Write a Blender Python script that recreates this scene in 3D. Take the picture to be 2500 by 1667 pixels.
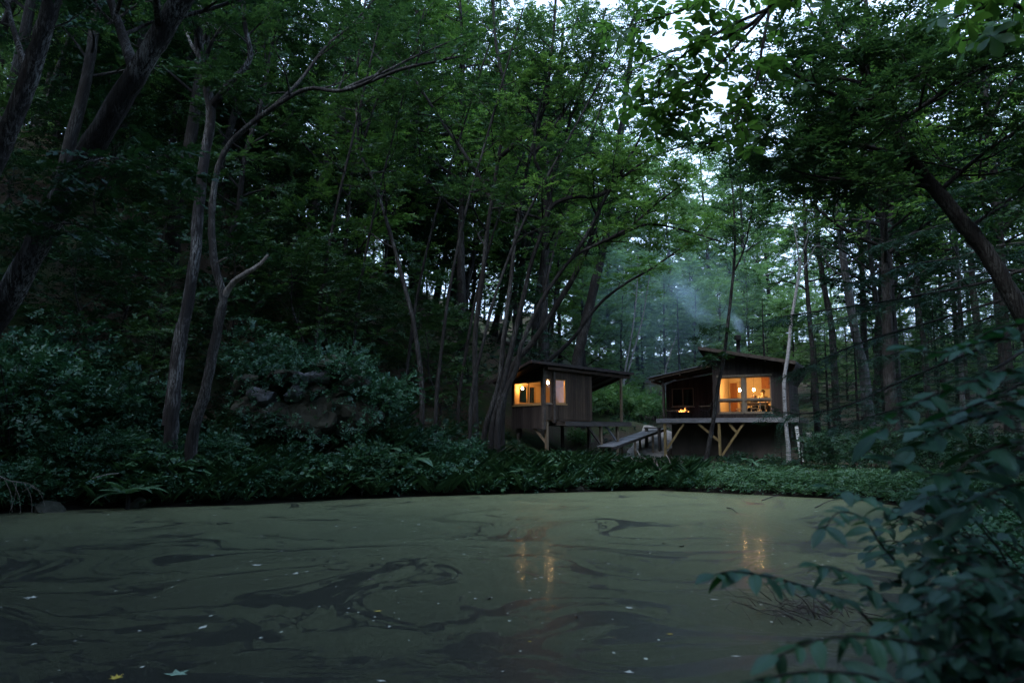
import bpy, bmesh, math, random
import numpy as np
from mathutils import Vector, Matrix, noise as mnoise

for o in list(bpy.data.objects):
    bpy.data.objects.remove(o)
SC = bpy.context.scene
COL = SC.collection
R = math.radians
rng = np.random.default_rng(11)
random.seed(11)

# ------------------------------------------------------------------ camera
FPX, CAMH, TILT = 1800.0, 1.8, math.atan(226.5 / 1800.0)
cd = bpy.data.cameras.new('camera')
cam = bpy.data.objects.new('camera', cd)
COL.objects.link(cam)
cam.location = (0, 0, CAMH)
cam.rotation_euler = (R(90) + TILT, 0, 0)
cd.sensor_width = 36.0
cd.lens = 36.0 * FPX / 2500.0
cd.clip_start, cd.clip_end = 0.05, 2000
cd.dof.use_dof = True
cd.dof.focus_distance = 26.0
cd.dof.aperture_fstop = 2.2
SC.camera = cam

# ------------------------------------------------------------------ world, sun, exposure
W = bpy.data.worlds.new('World')
SC.world = W
W.use_nodes = True
wn, wl = W.node_tree.nodes, W.node_tree.links
wn.clear()
sky = wn.new('ShaderNodeTexSky')
sky.sky_type = 'NISHITA'
sky.sun_disc = False
sky.sun_elevation = R(50)
sky.sun_rotation = R(212)
sky.air_density = 1.0
sky.dust_density = 3.0
mixs = wn.new('ShaderNodeMixRGB')
mixs.inputs[0].default_value = 0.8
mixs.inputs[2].default_value = (8.9, 12.2, 17.4, 1)      # high even cloud at dusk
bg = wn.new('ShaderNodeBackground')
bg.inputs[1].default_value = 0.085
wo = wn.new('ShaderNodeOutputWorld')
wl.new(sky.outputs[0], mixs.inputs[1])
wl.new(mixs.outputs[0], bg.inputs[0])
wl.new(bg.outputs[0], wo.inputs[0])

sd = bpy.data.lights.new('sun', 'SUN')
sun = bpy.data.objects.new('sun', sd)
COL.objects.link(sun)
sd.energy = 1.5
sd.angle = R(25)
sd.color = (0.96, 0.98, 1.0)
sun.rotation_euler = Vector((0.36, 0.54, -0.77)).to_track_quat('-Z', 'Y').to_euler()
sun.location = (0, 0, 60)

SC.view_settings.view_transform = 'Standard'
SC.view_settings.look = 'None'
SC.view_settings.exposure = 1.2
SC.view_settings.gamma = 1.0
SC.view_settings.use_curve_mapping = False
cy = SC.cycles
cy.max_bounces = 6
cy.diffuse_bounces = 2
cy.glossy_bounces = 2
cy.transmission_bounces = 4
cy.transparent_max_bounces = 6
cy.volume_bounces = 0
cy.caustics_reflective = False
cy.caustics_refractive = False
cy.sample_clamp_indirect = 3.0
cy.use_denoising = True
cy.use_adaptive_sampling = True
cy.adaptive_threshold = 0.03


def P(px, py, Y):
    """the point that stands Y metres ahead of the camera in the direction of a photo pixel"""
    u, v = (px - 1250) / FPX, (833.5 - py) / FPX
    dy = math.cos(TILT) - v * math.sin(TILT)
    k = Y / dy
    return np.array((u * k, Y, CAMH + (math.sin(TILT) + v * math.cos(TILT)) * k))


# ------------------------------------------------------------------ materials
def new_mat(name):
    m = bpy.data.materials.new(name)
    m.use_nodes = True
    m.node_tree.nodes.clear()
    return m, m.node_tree.nodes, m.node_tree.links


def out(n, l, sh, vol=False):
    o = n.new('ShaderNodeOutputMaterial')
    l.new(sh, o.inputs[1 if vol else 0])


def ramp(n, l, fac, stops):
    r = n.new('ShaderNodeValToRGB')
    el = r.color_ramp.elements
    while len(el) < len(stops):
        el.new(0.5)
    for e, (p, c) in zip(el, stops):
        e.position = p
        e.color = (*c, 1) if len(c) == 3 else c
    l.new(fac, r.inputs[0])
    return r.outputs[0]


def noise(n, l, vec, scale, detail=4, rough=0.6, dist=0.0):
    t = n.new('ShaderNodeTexNoise')
    t.inputs['Scale'].default_value = scale
    t.inputs['Detail'].default_value = detail
    t.inputs['Roughness'].default_value = rough
    t.inputs['Distortion'].default_value = dist
    if vec is not None:
        l.new(vec, t.inputs['Vector'])
    return t.outputs['Fac']


def mapping(n, l, vec, scale=(1, 1, 1), rot=(0, 0, 0), loc=(0, 0, 0)):
    m = n.new('ShaderNodeMapping')
    m.inputs['Scale'].default_value = scale
    m.inputs['Rotation'].default_value = rot
    m.inputs['Location'].default_value = loc
    l.new(vec, m.inputs['Vector'])
    return m.outputs[0]


def math_node(n, l, op, a, b=None, clamp=False):
    m = n.new('ShaderNodeMath')
    m.operation = op
    m.use_clamp = clamp
    for i, v in enumerate((a, b)):
        if v is None:
            continue
        if isinstance(v, (int, float)):
            m.inputs[i].default_value = v
        else:
            l.new(v, m.inputs[i])
    return m.outputs[0]


def mixc(n, l, fac, a, b, mode='MIX'):
    m = n.new('ShaderNodeMixRGB')
    m.blend_type = mode
    for i, v in enumerate((fac, a, b)):
        if isinstance(v, (int, float)):
            m.inputs[i].default_value = v
        elif isinstance(v, tuple):
            m.inputs[i].default_value = (*v, 1)
        else:
            l.new(v, m.inputs[i])
    return m.outputs[0]


def coords(n, which='Object'):
    return n.new('ShaderNodeTexCoord').outputs[which]


def bump(n, l, h, strength=0.4, dist=0.02):
    b = n.new('ShaderNodeBump')
    b.inputs['Strength'].default_value = strength
    b.inputs['Distance'].default_value = dist
    l.new(h, b.inputs['Height'])
    return b.outputs[0]


def leaf_mat(name, dark, light, transl=0.35, gloss=0.03, rough=0.45, tcol=None, rnd=0.35):
    m, n, l = new_mat(name)
    at = n.new('ShaderNodeAttribute')
    at.attribute_name = 'tint'
    oi = n.new('ShaderNodeObjectInfo')
    f = math_node(n, l, 'ADD', at.outputs['Fac'], math_node(n, l, 'MULTIPLY', math_node(n, l, 'SUBTRACT', oi.outputs['Random'], 0.5), rnd), True)
    c = mixc(n, l, f, dark, light)
    d = n.new('ShaderNodeBsdfDiffuse')
    l.new(c, d.inputs[0])
    t = n.new('ShaderNodeBsdfTranslucent')
    tc = tcol or (1.2, 1.35, 0.85)
    l.new(mixc(n, l, 1.0, c, tc, 'MULTIPLY'), t.inputs[0])
    mx = n.new('ShaderNodeMixShader')
    mx.inputs[0].default_value = transl
    l.new(d.outputs[0], mx.inputs[1])
    l.new(t.outputs[0], mx.inputs[2])
    g = n.new('ShaderNodeBsdfGlossy')
    g.inputs['Roughness'].default_value = rough
    g.inputs[0].default_value = (0.55, 0.75, 0.9, 1)
    mg = n.new('ShaderNodeMixShader')
    mg.inputs[0].default_value = gloss
    l.new(mx.outputs[0], mg.inputs[1])
    l.new(g.outputs[0], mg.inputs[2])
    out(n, l, mg.outputs[0])
    return m


def bark_mat(name, dark, mid, pale, lichen=0.5, scale=6.0, stretch=0.25, birch=False):
    m, n, l = new_mat(name)
    co = coords(n)
    v = mapping(n, l, co, (1, 1, stretch))
    vl = mapping(n, l, co, (1, 1, stretch * 0.45))
    n1 = noise(n, l, v, scale * 2, 6, 0.7, 0.4)
    fis = noise(n, l, vl, scale * 4.5, 4, 0.6, 0.3)
    n1 = math_node(n, l, 'ADD', math_node(n, l, 'MULTIPLY', n1, 0.5), math_node(n, l, 'MULTIPLY', fis, 0.5))
    n2 = noise(n, l, mapping(n, l, co, (1, 1, 0.45)), scale * 0.4, 4, 0.6)
    c = ramp(n, l, n1, [(0.38, dark), (0.5, mid), (0.75, tuple(q * 1.5 for q in mid))])
    n3 = noise(n, l, vl, scale * 6, 5, 0.75)
    patch = math_node(n, l, 'MULTIPLY', ramp(n, l, n2, [(0.44, (0, 0, 0)), (0.66, (1, 1, 1))]), ramp(n, l, n3, [(0.47, (0, 0, 0)), (0.56, (1, 1, 1))]))
    c = mixc(n, l, math_node(n, l, 'MULTIPLY', patch, lichen), c, pale)
    if birch:
        vb = mapping(n, l, co, (1, 1, 4))
        nb = noise(n, l, vb, 2.2, 4, 0.7)
        c = mixc(n, l, ramp(n, l, nb, [(0.57, (0, 0, 0)), (0.66, (1, 1, 1))]), c, (0.03, 0.028, 0.026))
    b = n.new('ShaderNodeBsdfPrincipled')
    l.new(c, b.inputs['Base Color'])
    b.inputs['Roughness'].default_value = 0.9
    b.inputs['Specular IOR Level'].default_value = 0.2
    l.new(bump(n, l, n1, 1.0, 0.07), b.inputs['Normal'])
    out(n, l, b.outputs[0])
    return m


def wood_mat(name, a, b_, grain=(18, 18, 1.2), rough=0.75, rnd=0.35, wear=None):
    m, n, l = new_mat(name)
    co = coords(n)
    oi = n.new('ShaderNodeObjectInfo')
    addv = n.new('ShaderNodeVectorMath')
    addv.operation = 'ADD'
    cx = n.new('ShaderNodeCombineXYZ')
    l.new(math_node(n, l, 'MULTIPLY', oi.outputs['Random'], 37.0), cx.inputs[0])
    l.new(math_node(n, l, 'MULTIPLY', oi.outputs['Random'], 17.0), cx.inputs[2])
    l.new(co, addv.inputs[0])
    l.new(cx.outputs[0], addv.inputs[1])
    v = mapping(n, l, addv.outputs[0], grain)
    g = noise(n, l, v, 1.0, 6, 0.65, 0.6)
    c = mixc(n, l, ramp(n, l, g, [(0.32, (0, 0, 0)), (0.7, (1, 1, 1))]), a, b_)
    br = math_node(n, l, 'ADD', math_node(n, l, 'MULTIPLY', oi.outputs['Random'], rnd * 2), 1 - rnd)
    cc = n.new('ShaderNodeCombineXYZ')
    for i in range(3):
        l.new(br, cc.inputs[i])
    c = mixc(n, l, 1.0, c, cc.outputs[0], 'MULTIPLY')
    if wear:
        w = noise(n, l, addv.outputs[0], 1.6, 5, 0.7)
        c = mixc(n, l, ramp(n, l, w, [(0.5, (0, 0, 0)), (0.75, (1, 1, 1))]), c, wear)
    b = n.new('ShaderNodeBsdfPrincipled')
    l.new(c, b.inputs['Base Color'])
    b.inputs['Roughness'].default_value = rough
    b.inputs['Specular IOR Level'].default_value = 0.3
    l.new(bump(n, l, g, 0.5, 0.006), b.inputs['Normal'])
    out(n, l, b.outputs[0])
    return m


def plain_mat(name, a, b_=None, scale=5.0, rough=0.7, metal=0.0, bmp=0.25, spec=0.4):
    m, n, l = new_mat(name)
    co = coords(n)
    g = noise(n, l, co, scale, 5, 0.6)
    c = mixc(n, l, ramp(n, l, g, [(0.3, (0, 0, 0)), (0.7, (1, 1, 1))]), a, b_ or tuple(x * 0.7 for x in a))
    b = n.new('ShaderNodeBsdfPrincipled')
    l.new(c, b.inputs['Base Color'])
    b.inputs['Roughness'].default_value = rough
    b.inputs['Metallic'].default_value = metal
    b.inputs['Specular IOR Level'].default_value = spec
    if bmp:
        l.new(bump(n, l, g, bmp, 0.01), b.inputs['Normal'])
    out(n, l, b.outputs[0])
    return m


def emit_mat(name, col, strength):
    m, n, l = new_mat(name)
    e = n.new('ShaderNodeEmission')
    e.inputs[0].default_value = (*col, 1)
    e.inputs[1].default_value = strength
    out(n, l, e.outputs[0])
    return m


def glass_mat(name):
    m, n, l = new_mat(name)
    t = n.new('ShaderNodeBsdfTransparent')
    t.inputs[0].default_value = (0.95, 0.96, 0.96, 1)
    g = n.new('ShaderNodeBsdfGlossy')
    g.inputs['Roughness'].default_value = 0.02
    lw = n.new('ShaderNodeLayerWeight')
    fr = math_node(n, l, 'ADD', math_node(n, l, 'MULTIPLY', math_node(n, l, 'POWER', lw.outputs['Facing'], 5.0), 0.9), 0.04)
    mx = n.new('ShaderNodeMixShader')
    l.new(fr, mx.inputs[0])
    l.new(t.outputs[0], mx.inputs[1])
    l.new(g.outputs[0], mx.inputs[2])
    out(n, l, mx.outputs[0])
    return m


def veined_leaf_mat(name, dark, light, rib, wave=90.0, transl=0.25, gloss=0.03):
    m, n, l = new_mat(name)
    co = coords(n)
    sp = n.new('ShaderNodeSeparateXYZ')
    l.new(co, sp.inputs[0])
    ax = math_node(n, l, 'ABSOLUTE', sp.outputs[0])
    mid = math_node(n, l, 'SUBTRACT', 1.0, math_node(n, l, 'DIVIDE', ax, 0.0018), True)
    sv = math_node(n, l, 'SINE', math_node(n, l, 'MULTIPLY', math_node(n, l, 'SUBTRACT', sp.outputs[1], math_node(n, l, 'MULTIPLY', ax, 0.7)), wave * 6.28))
    sv = math_node(n, l, 'POWER', math_node(n, l, 'MAXIMUM', sv, 0.0), 6.0)
    oi = n.new('ShaderNodeObjectInfo')
    blot = noise(n, l, co, 28.0, 4, 0.65)
    f = math_node(n, l, 'ADD', math_node(n, l, 'MULTIPLY', blot, 0.7), math_node(n, l, 'SUBTRACT', oi.outputs['Random'], 0.45), True)
    c = mixc(n, l, f, dark, light)
    c = mixc(n, l, math_node(n, l, 'MAXIMUM', mid, math_node(n, l, 'MULTIPLY', sv, 0.35)), c, rib)
    spot = ramp(n, l, noise(n, l, co, 60.0, 3, 0.7), [(0.66, (0, 0, 0)), (0.72, (1, 1, 1))])
    c = mixc(n, l, math_node(n, l, 'MULTIPLY', spot, 0.7), c, (0.055, 0.042, 0.016))
    d = n.new('ShaderNodeBsdfDiffuse')
    l.new(c, d.inputs[0])
    nm = bump(n, l, math_node(n, l, 'ADD', math_node(n, l, 'MULTIPLY', mid, -1.0), math_node(n, l, 'MULTIPLY', sv, -0.5)), 0.5, 0.002)
    l.new(nm, d.inputs['Normal'])
    t = n.new('ShaderNodeBsdfTranslucent')
    l.new(mixc(n, l, 1.0, c, (1.3, 1.6, 0.7), 'MULTIPLY'), t.inputs[0])
    mx = n.new('ShaderNodeMixShader')
    mx.inputs[0].default_value = transl
    l.new(d.outputs[0], mx.inputs[1])
    l.new(t.outputs[0], mx.inputs[2])
    g = n.new('ShaderNodeBsdfGlossy')
    g.inputs['Roughness'].default_value = 0.4
    g.inputs[0].default_value = (0.6, 0.85, 0.9, 1)
    l.new(nm, g.inputs['Normal'])
    mg = n.new('ShaderNodeMixShader')
    mg.inputs[0].default_value = gloss
    l.new(mx.outputs[0], mg.inputs[1])
    l.new(g.outputs[0], mg.inputs[2])
    out(n, l, mg.outputs[0])
    return m


M = {}
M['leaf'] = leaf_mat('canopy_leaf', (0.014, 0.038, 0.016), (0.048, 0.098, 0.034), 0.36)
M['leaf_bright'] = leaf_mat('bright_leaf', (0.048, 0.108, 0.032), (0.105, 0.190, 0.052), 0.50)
M['leaf_valley_lit'] = leaf_mat('lit_valley_leaf', (0.085, 0.160, 0.075), (0.140, 0.240, 0.105), 0.5)  # lighter leaf copy, the skylight of the valley opening put into its colour
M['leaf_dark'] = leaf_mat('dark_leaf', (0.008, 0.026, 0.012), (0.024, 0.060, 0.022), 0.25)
M['needle'] = leaf_mat('needle', (0.012, 0.034, 0.020), (0.028, 0.065, 0.034), 0.15, 0.03)
M['herb'] = leaf_mat('herb_leaf', (0.012, 0.042, 0.024), (0.034, 0.090, 0.044), 0.25, 0.03)
M['herb_bright'] = leaf_mat('path_bush_leaf', (0.05, 0.12, 0.045), (0.12, 0.22, 0.075), 0.4, 0.03)
M['herb_bank'] = leaf_mat('bank_herb_leaf', (0.016, 0.052, 0.028), (0.060, 0.125, 0.056), 0.3, 0.03)
M['fern'] = leaf_mat('fern_leaf', (0.035, 0.085, 0.042), (0.065, 0.135, 0.065), 0.3, 0.05)
M['front_leaf'] = veined_leaf_mat('front_leaf', (0.005, 0.027, 0.011), (0.022, 0.072, 0.027), (0.045, 0.10, 0.045))
M['front_broad'] = veined_leaf_mat('front_broad_leaf', (0.005, 0.028, 0.015), (0.020, 0.066, 0.036), (0.032, 0.080, 0.046), 80.0, 0.28, 0.03)
M['front_dark'] = veined_leaf_mat('front_round_leaf', (0.003, 0.017, 0.010), (0.012, 0.044, 0.022), (0.02, 0.055, 0.028), 130.0, 0.25, 0.025)
M['whorl'] = leaf_mat('whorl_leaf', (0.030, 0.080, 0.020), (0.075, 0.155, 0.034), 0.6, 0.03)
M['bark'] = bark_mat('bark', (0.0055, 0.005, 0.005), (0.015, 0.014, 0.0145), (0.20, 0.21, 0.21), 0.5)
M['bark_pale'] = bark_mat('mottled_bark', (0.006, 0.0055, 0.006), (0.017, 0.016, 0.0175), (0.24, 0.255, 0.27), 0.75, 5.0)
M['bark_dark'] = bark_mat('dark_bark', (0.0055, 0.005, 0.005), (0.015, 0.014, 0.0145), (0.13, 0.14, 0.14), 0.4)
M['bark_grey'] = bark_mat('grey_bark', (0.025, 0.025, 0.027), (0.062, 0.062, 0.067), (0.22, 0.24, 0.25), 0.6, 4.0)
M['birch'] = bark_mat('birch_bark', (0.13, 0.135, 0.145), (0.22, 0.225, 0.24), (0.42, 0.43, 0.45), 0.7, 4.0, 2.0, True)
M['dead'] = bark_mat('dead_wood', (0.05, 0.045, 0.042), (0.13, 0.12, 0.115), (0.3, 0.3, 0.3), 0.5, 9.0)
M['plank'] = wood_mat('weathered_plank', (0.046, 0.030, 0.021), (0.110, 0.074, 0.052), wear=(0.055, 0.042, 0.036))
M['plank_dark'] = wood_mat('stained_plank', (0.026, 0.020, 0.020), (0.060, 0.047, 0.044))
M['beam'] = wood_mat('dark_beam', (0.045, 0.036, 0.032), (0.10, 0.082, 0.072), (6, 6, 6))
M['deck'] = wood_mat('grey_deck_board', (0.13, 0.13, 0.14), (0.24, 0.24, 0.26), (4, 14, 14))
M['deck_dark'] = wood_mat('dark_deck_board', (0.040, 0.036, 0.036), (0.085, 0.076, 0.074), (4, 14, 14))
M['post_yellow'] = wood_mat('treated_post', (0.22, 0.155, 0.070), (0.36, 0.26, 0.12), (12, 12, 1.5), rnd=0.15)
M['post'] = wood_mat('plain_post', (0.13, 0.095, 0.065), (0.23, 0.175, 0.12), (12, 12, 1.5), rnd=0.15)
M['frame'] = wood_mat('window_frame_wood', (0.36, 0.21, 0.09), (0.52, 0.33, 0.15), (12, 12, 2), rnd=0.12)
M['frame_grey'] = wood_mat('grey_frame_wood', (0.16, 0.13, 0.10), (0.27, 0.22, 0.17), (12, 12, 2), rnd=0.12)
M['plaster'] = plain_mat('warm_plaster', (0.62, 0.50, 0.34), (0.55, 0.43, 0.29), 3.0, 0.9)
M['ply'] = wood_mat('plywood', (0.46, 0.31, 0.17), (0.60, 0.43, 0.25), (3, 3, 0.8), rnd=0.08)
M['floorwood'] = wood_mat('floor_wood', (0.20, 0.12, 0.06), (0.32, 0.2, 0.1), (3, 12, 12))
M['cabinet'] = wood_mat('cabinet_wood', (0.22, 0.085, 0.04), (0.34, 0.14, 0.065), (10, 10, 1.5), rnd=0.1)
M['roof'] = plain_mat('roof_sheet', (0.030, 0.030, 0.036), (0.055, 0.055, 0.062), 3.0, 0.45, 0.3)
M['corrugated'] = plain_mat('corrugated_sheet', (0.20, 0.20, 0.22), (0.13, 0.13, 0.14), 2.0, 0.5, 0.0)
M['iron'] = plain_mat('black_iron', (0.018, 0.018, 0.02), (0.03, 0.028, 0.028), 9.0, 0.5, 0.6)
M['concrete'] = plain_mat('concrete', (0.115, 0.095, 0.080), (0.065, 0.054, 0.046), 1.6, 0.9, 0, 0.4)
M['stone'] = plain_mat('rock', (0.16, 0.18, 0.215), (0.06, 0.065, 0.075), 2.4, 0.9, 0, 0.8)
M['stone_moss'] = plain_mat('mossy_rock', (0.012, 0.017, 0.010), (0.030, 0.032, 0.028), 1.8, 0.95, 0, 0.8)
M['white'] = plain_mat('white_paint', (0.78, 0.79, 0.80), (0.6, 0.62, 0.64), 7.0, 0.5)
M['black'] = plain_mat('black_paint', (0.02, 0.02, 0.022), None, 7.0, 0.6)
M['cloth_dark'] = plain_mat('dark_canvas', (0.03, 0.032, 0.04), (0.05, 0.05, 0.06), 30, 0.95)
M['skin'] = plain_mat('skin', (0.52, 0.33, 0.23), (0.47, 0.29, 0.20), 12, 0.55)
M['hair'] = plain_mat('black_hair', (0.012, 0.010, 0.009), (0.02, 0.017, 0.015), 40, 0.5)
M['shirt_tan'] = plain_mat('tan_shirt', (0.42, 0.33, 0.20), (0.34, 0.26, 0.16), 25, 0.9)
M['shirt_dark'] = plain_mat('dark_shirt', (0.06, 0.055, 0.06), (0.04, 0.04, 0.045), 25, 0.9)
M['trouser'] = plain_mat('dark_trousers', (0.05, 0.05, 0.065), None, 25, 0.9)
M['glass'] = glass_mat('window_glass')
M['bulb'] = emit_mat('bulb_glow', (1.0, 0.54, 0.18), 230.0)
M['bulb_dim'] = emit_mat('small_bulb_glow', (1.0, 0.52, 0.17), 100.0)
M['flame'] = emit_mat('flame_glow', (1.0, 0.36, 0.08), 2.6)
M['ember'] = emit_mat('ember_glow', (1.0, 0.16, 0.03), 3.0)
M['leaf_pale'] = plain_mat('pale_fallen_leaf', (0.42, 0.44, 0.42), (0.30, 0.33, 0.30), 20, 0.6)
M['leaf_yellow'] = plain_mat('yellow_fallen_leaf', (0.42, 0.34, 0.05), (0.30, 0.22, 0.03), 20, 0.6)
M['leaf_teal'] = plain_mat('green_fallen_leaf', (0.16, 0.26, 0.20), (0.12, 0.2, 0.16), 20, 0.6)
M['twig'] = plain_mat('wet_twig', (0.022, 0.018, 0.018), (0.04, 0.033, 0.03), 30, 0.7)

# ------------------------------------------------------------------ object helpers
def mesh_obj(name, V, F, mat=None, parent=None, smooth=False, tint=None, loc=None):
    me = bpy.data.meshes.new(name)
    if isinstance(F, np.ndarray):
        V = np.asarray(V, dtype=np.float32)
        nf, k = F.shape
        me.vertices.add(len(V))
        me.vertices.foreach_set('co', V.ravel())
        me.loops.add(nf * k)
        me.loops.foreach_set('vertex_index', F.astype(np.int32).ravel())
        me.polygons.add(nf)
        me.polygons.foreach_set('loop_start', np.arange(0, nf * k, k, dtype=np.int32))
        me.update(calc_edges=True)
        me.validate()
    else:
        me.from_pydata([tuple(v) for v in V], [], [tuple(f) for f in F])
        me.update()
    if tint is not None:
        a = me.attributes.new('tint', 'FLOAT', 'POINT')
        a.data.foreach_set('value', np.asarray(tint, dtype=np.float32))
    if smooth:
        me.polygons.foreach_set('use_smooth', np.ones(len(me.polygons), dtype=bool))
    if mat:
        me.materials.append(mat)
    o = bpy.data.objects.new(name, me)
    COL.objects.link(o)
    if parent:
        o.parent = parent
    if loc is not None:
        o.location = loc
    return o


def tag(o, label=None, cat=None, group=None, kind=None):
    if label:
        o['label'] = label
    if cat:
        o['category'] = cat
    if group:
        o['group'] = group
    if kind:
        o['kind'] = kind
    return o


def thing(name, label, cat, loc=(0, 0, 0), rotz=0.0, group=None, scale=1.0):
    o = bpy.data.objects.new(name, None)
    COL.objects.link(o)
    o.location = loc
    o.rotation_euler = (0, 0, rotz)
    o.scale = (scale,) * 3
    o.empty_display_size = 0.2
    return tag(o, label, cat, group)


def copy_part(o, parent, loc=None, rot=None, scale=None):
    c = o.copy()
    COL.objects.link(c)
    c.parent = parent
    if loc is not None:
        c.location = loc
    if rot is not None:
        c.rotation_euler = rot
    if scale is not None:
        c.scale = scale if hasattr(scale, '__len__') else (scale,) * 3
    return c


def copy_tree(root, loc, rotz, scale, label=None, group=None):
    r = root.copy()
    COL.objects.link(r)
    r.location, r.rotation_euler, r.scale = loc, (0, 0, rotz), (scale,) * 3
    if label:
        r['label'] = label
    if group:
        r['group'] = group
    for ch in root.children:
        c = ch.copy()
        COL.objects.link(c)
        c.parent = r
    return r


BOXF = [(0, 3, 2, 1), (4, 5, 6, 7), (0, 1, 5, 4), (1, 2, 6, 5), (2, 3, 7, 6), (3, 0, 4, 7)]


def box(name, x0, x1, y0, y1, z0, z1, mat, parent=None):
    V = [(x0, y0, z0), (x1, y0, z0), (x1, y1, z0), (x0, y1, z0), (x0, y0, z1), (x1, y0, z1), (x1, y1, z1), (x0, y1, z1)]
    return mesh_obj(name, V, BOXF, mat, parent)


def hexa(name, low, high, mat, parent=None):
    return mesh_obj(name, list(low) + list(high), BOXF, mat, parent)


def beam(name, a, b, w, h, mat, parent=None, up=(0, 0, 1)):
    a, b = Vector(a), Vector(b)
    d = (b - a).normalized()
    u = Vector(up)
    if abs(d.dot(u)) > 0.98:
        u = Vector((1, 0, 0))
    s = d.cross(u).normalized()
    t = s.cross(d).normalized()
    V = []
    for p in (a, b):
        for i, j in ((-1, -1), (1, -1), (1, 1), (-1, 1)):
            V.append(p + s * (w / 2 * i) + t * (h / 2 * j))
    return mesh_obj(name, V, BOXF, mat, parent)


def catmull(pts, n):
    p = np.asarray(pts, float)
    if len(p) == 2:
        t = np.linspace(0, 1, n)[:, None]
        return p[0] * (1 - t) + p[1] * t
    q = np.vstack([2 * p[0] - p[1], p, 2 * p[-1] - p[-2]])
    res = []
    T = np.linspace(0, len(p) - 1, n)
    for t in T:
        i = min(int(t), len(p) - 2)
        f = t - i
        a, b, c, d = q[i], q[i + 1], q[i + 2], q[i + 3]
        res.append(0.5 * ((2 * b) + (-a + c) * f + (2 * a - 5 * b + 4 * c - d) * f * f + (-a + 3 * b - 3 * c + d) * f ** 3))
    return np.array(res)


def tube(C, Rr, k=6, rough=0.0):
    C = np.asarray(C, float)
    n = len(C)
    T = np.gradient(C, axis=0)
    T /= np.linalg.norm(T, axis=1)[:, None] + 1e-9
    ref = np.array((0.31, 0.17, 0.94)) if abs(T[0][2]) < 0.8 else np.array((1.0, 0.1, 0.0))
    S = np.cross(T, ref)
    S /= np.linalg.norm(S, axis=1)[:, None] + 1e-9
    B = np.cross(T, S)
    a = np.linspace(0, 2 * math.pi, k, endpoint=False)
    rr = np.asarray(Rr, float)[:, None] * (1 + (rough * rng.normal(size=(n, k)) if rough else 0))
    V = C[:, None, :] + rr[..., None] * (np.cos(a)[None, :, None] * S[:, None, :] + np.sin(a)[None, :, None] * B[:, None, :])
    i = np.arange(n - 1)[:, None] * k
    j = np.arange(k)[None, :]
    j2 = (j + 1) % k
    F = np.stack([i + j, i + j2, i + k + j2, i + k + j], -1).reshape(-1, 4)
    return V.reshape(-1, 3), F


def join_parts(parts):
    Vs, Fs, off = [], [], 0
    for V, F in parts:
        Vs.append(V)
        Fs.append(F + off)
        off += len(V)
    return np.vstack(Vs), np.vstack(Fs)


def unit(a):
    return a / (np.linalg.norm(a, axis=-1, keepdims=True) + 1e-9)


def leaf_geo(pos, d, nrm, L, Wd, fold=0.12, droop=0.08):
    n = len(pos)
    d, nrm = unit(d), unit(nrm)
    s = unit(np.cross(nrm, d))
    nrm = np.cross(d, s)
    L, Wd = np.broadcast_to(L, (n,))[:, None], np.broadcast_to(Wd, (n,))[:, None]
    mid = pos + d * L * 0.42
    V = np.stack([pos, mid - s * Wd * 0.5 + nrm * Wd * fold, pos + d * L - nrm * L * droop, mid + s * Wd * 0.5 + nrm * Wd * fold], 1)
    b = np.arange(n)[:, None] * 4
    F = np.concatenate([b + np.array([0, 1, 2]), b + np.array([0, 2, 3])], 0)
    return V.reshape(-1, 3), F


def spray_leaves(p, d, ln, m, L, Wd, flat=0.75, jit=0.35):
    """flat sprays of m alternate leaves along each twig"""
    n = len(p)
    p, d, ln = np.asarray(p), unit(np.asarray(d)), np.asarray(ln)
    up = np.tile((0, 0, 1.0), (n, 1)) * flat + rng.normal(size=(n, 3)) * (1 - flat)
    s = unit(np.cross(d, up))
    nm = unit(np.cross(s, d))
    t = (np.arange(m) + 0.6) / m
    pos = p[:, None, :] + d[:, None, :] * (ln[:, None] * t)[..., None]
    pos[..., 2] -= 0.18 * (ln[:, None] * t ** 2)
    sg = np.where(np.arange(m) % 2 == 0, 1.0, -1.0)
    dd = d[:, None, :] * 0.6 + s[:, None, :] * (sg[None, :, None] * 0.8) + rng.normal(size=(n, m, 3)) * jit * 0.5
    nn = nm[:, None, :] + rng.normal(size=(n, m, 3)) * jit
    k = n * m
    Ls = L * rng.uniform(0.65, 1.25, k)
    V, F = leaf_geo(pos.reshape(k, 3), dd.reshape(k, 3), nn.reshape(k, 3), Ls, Ls * Wd)
    tint = np.repeat(np.clip(np.repeat(rng.normal(0.45, 0.22, n), m) + rng.normal(0, 0.16, k), 0, 1), 4)
    return V, F, tint


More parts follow.
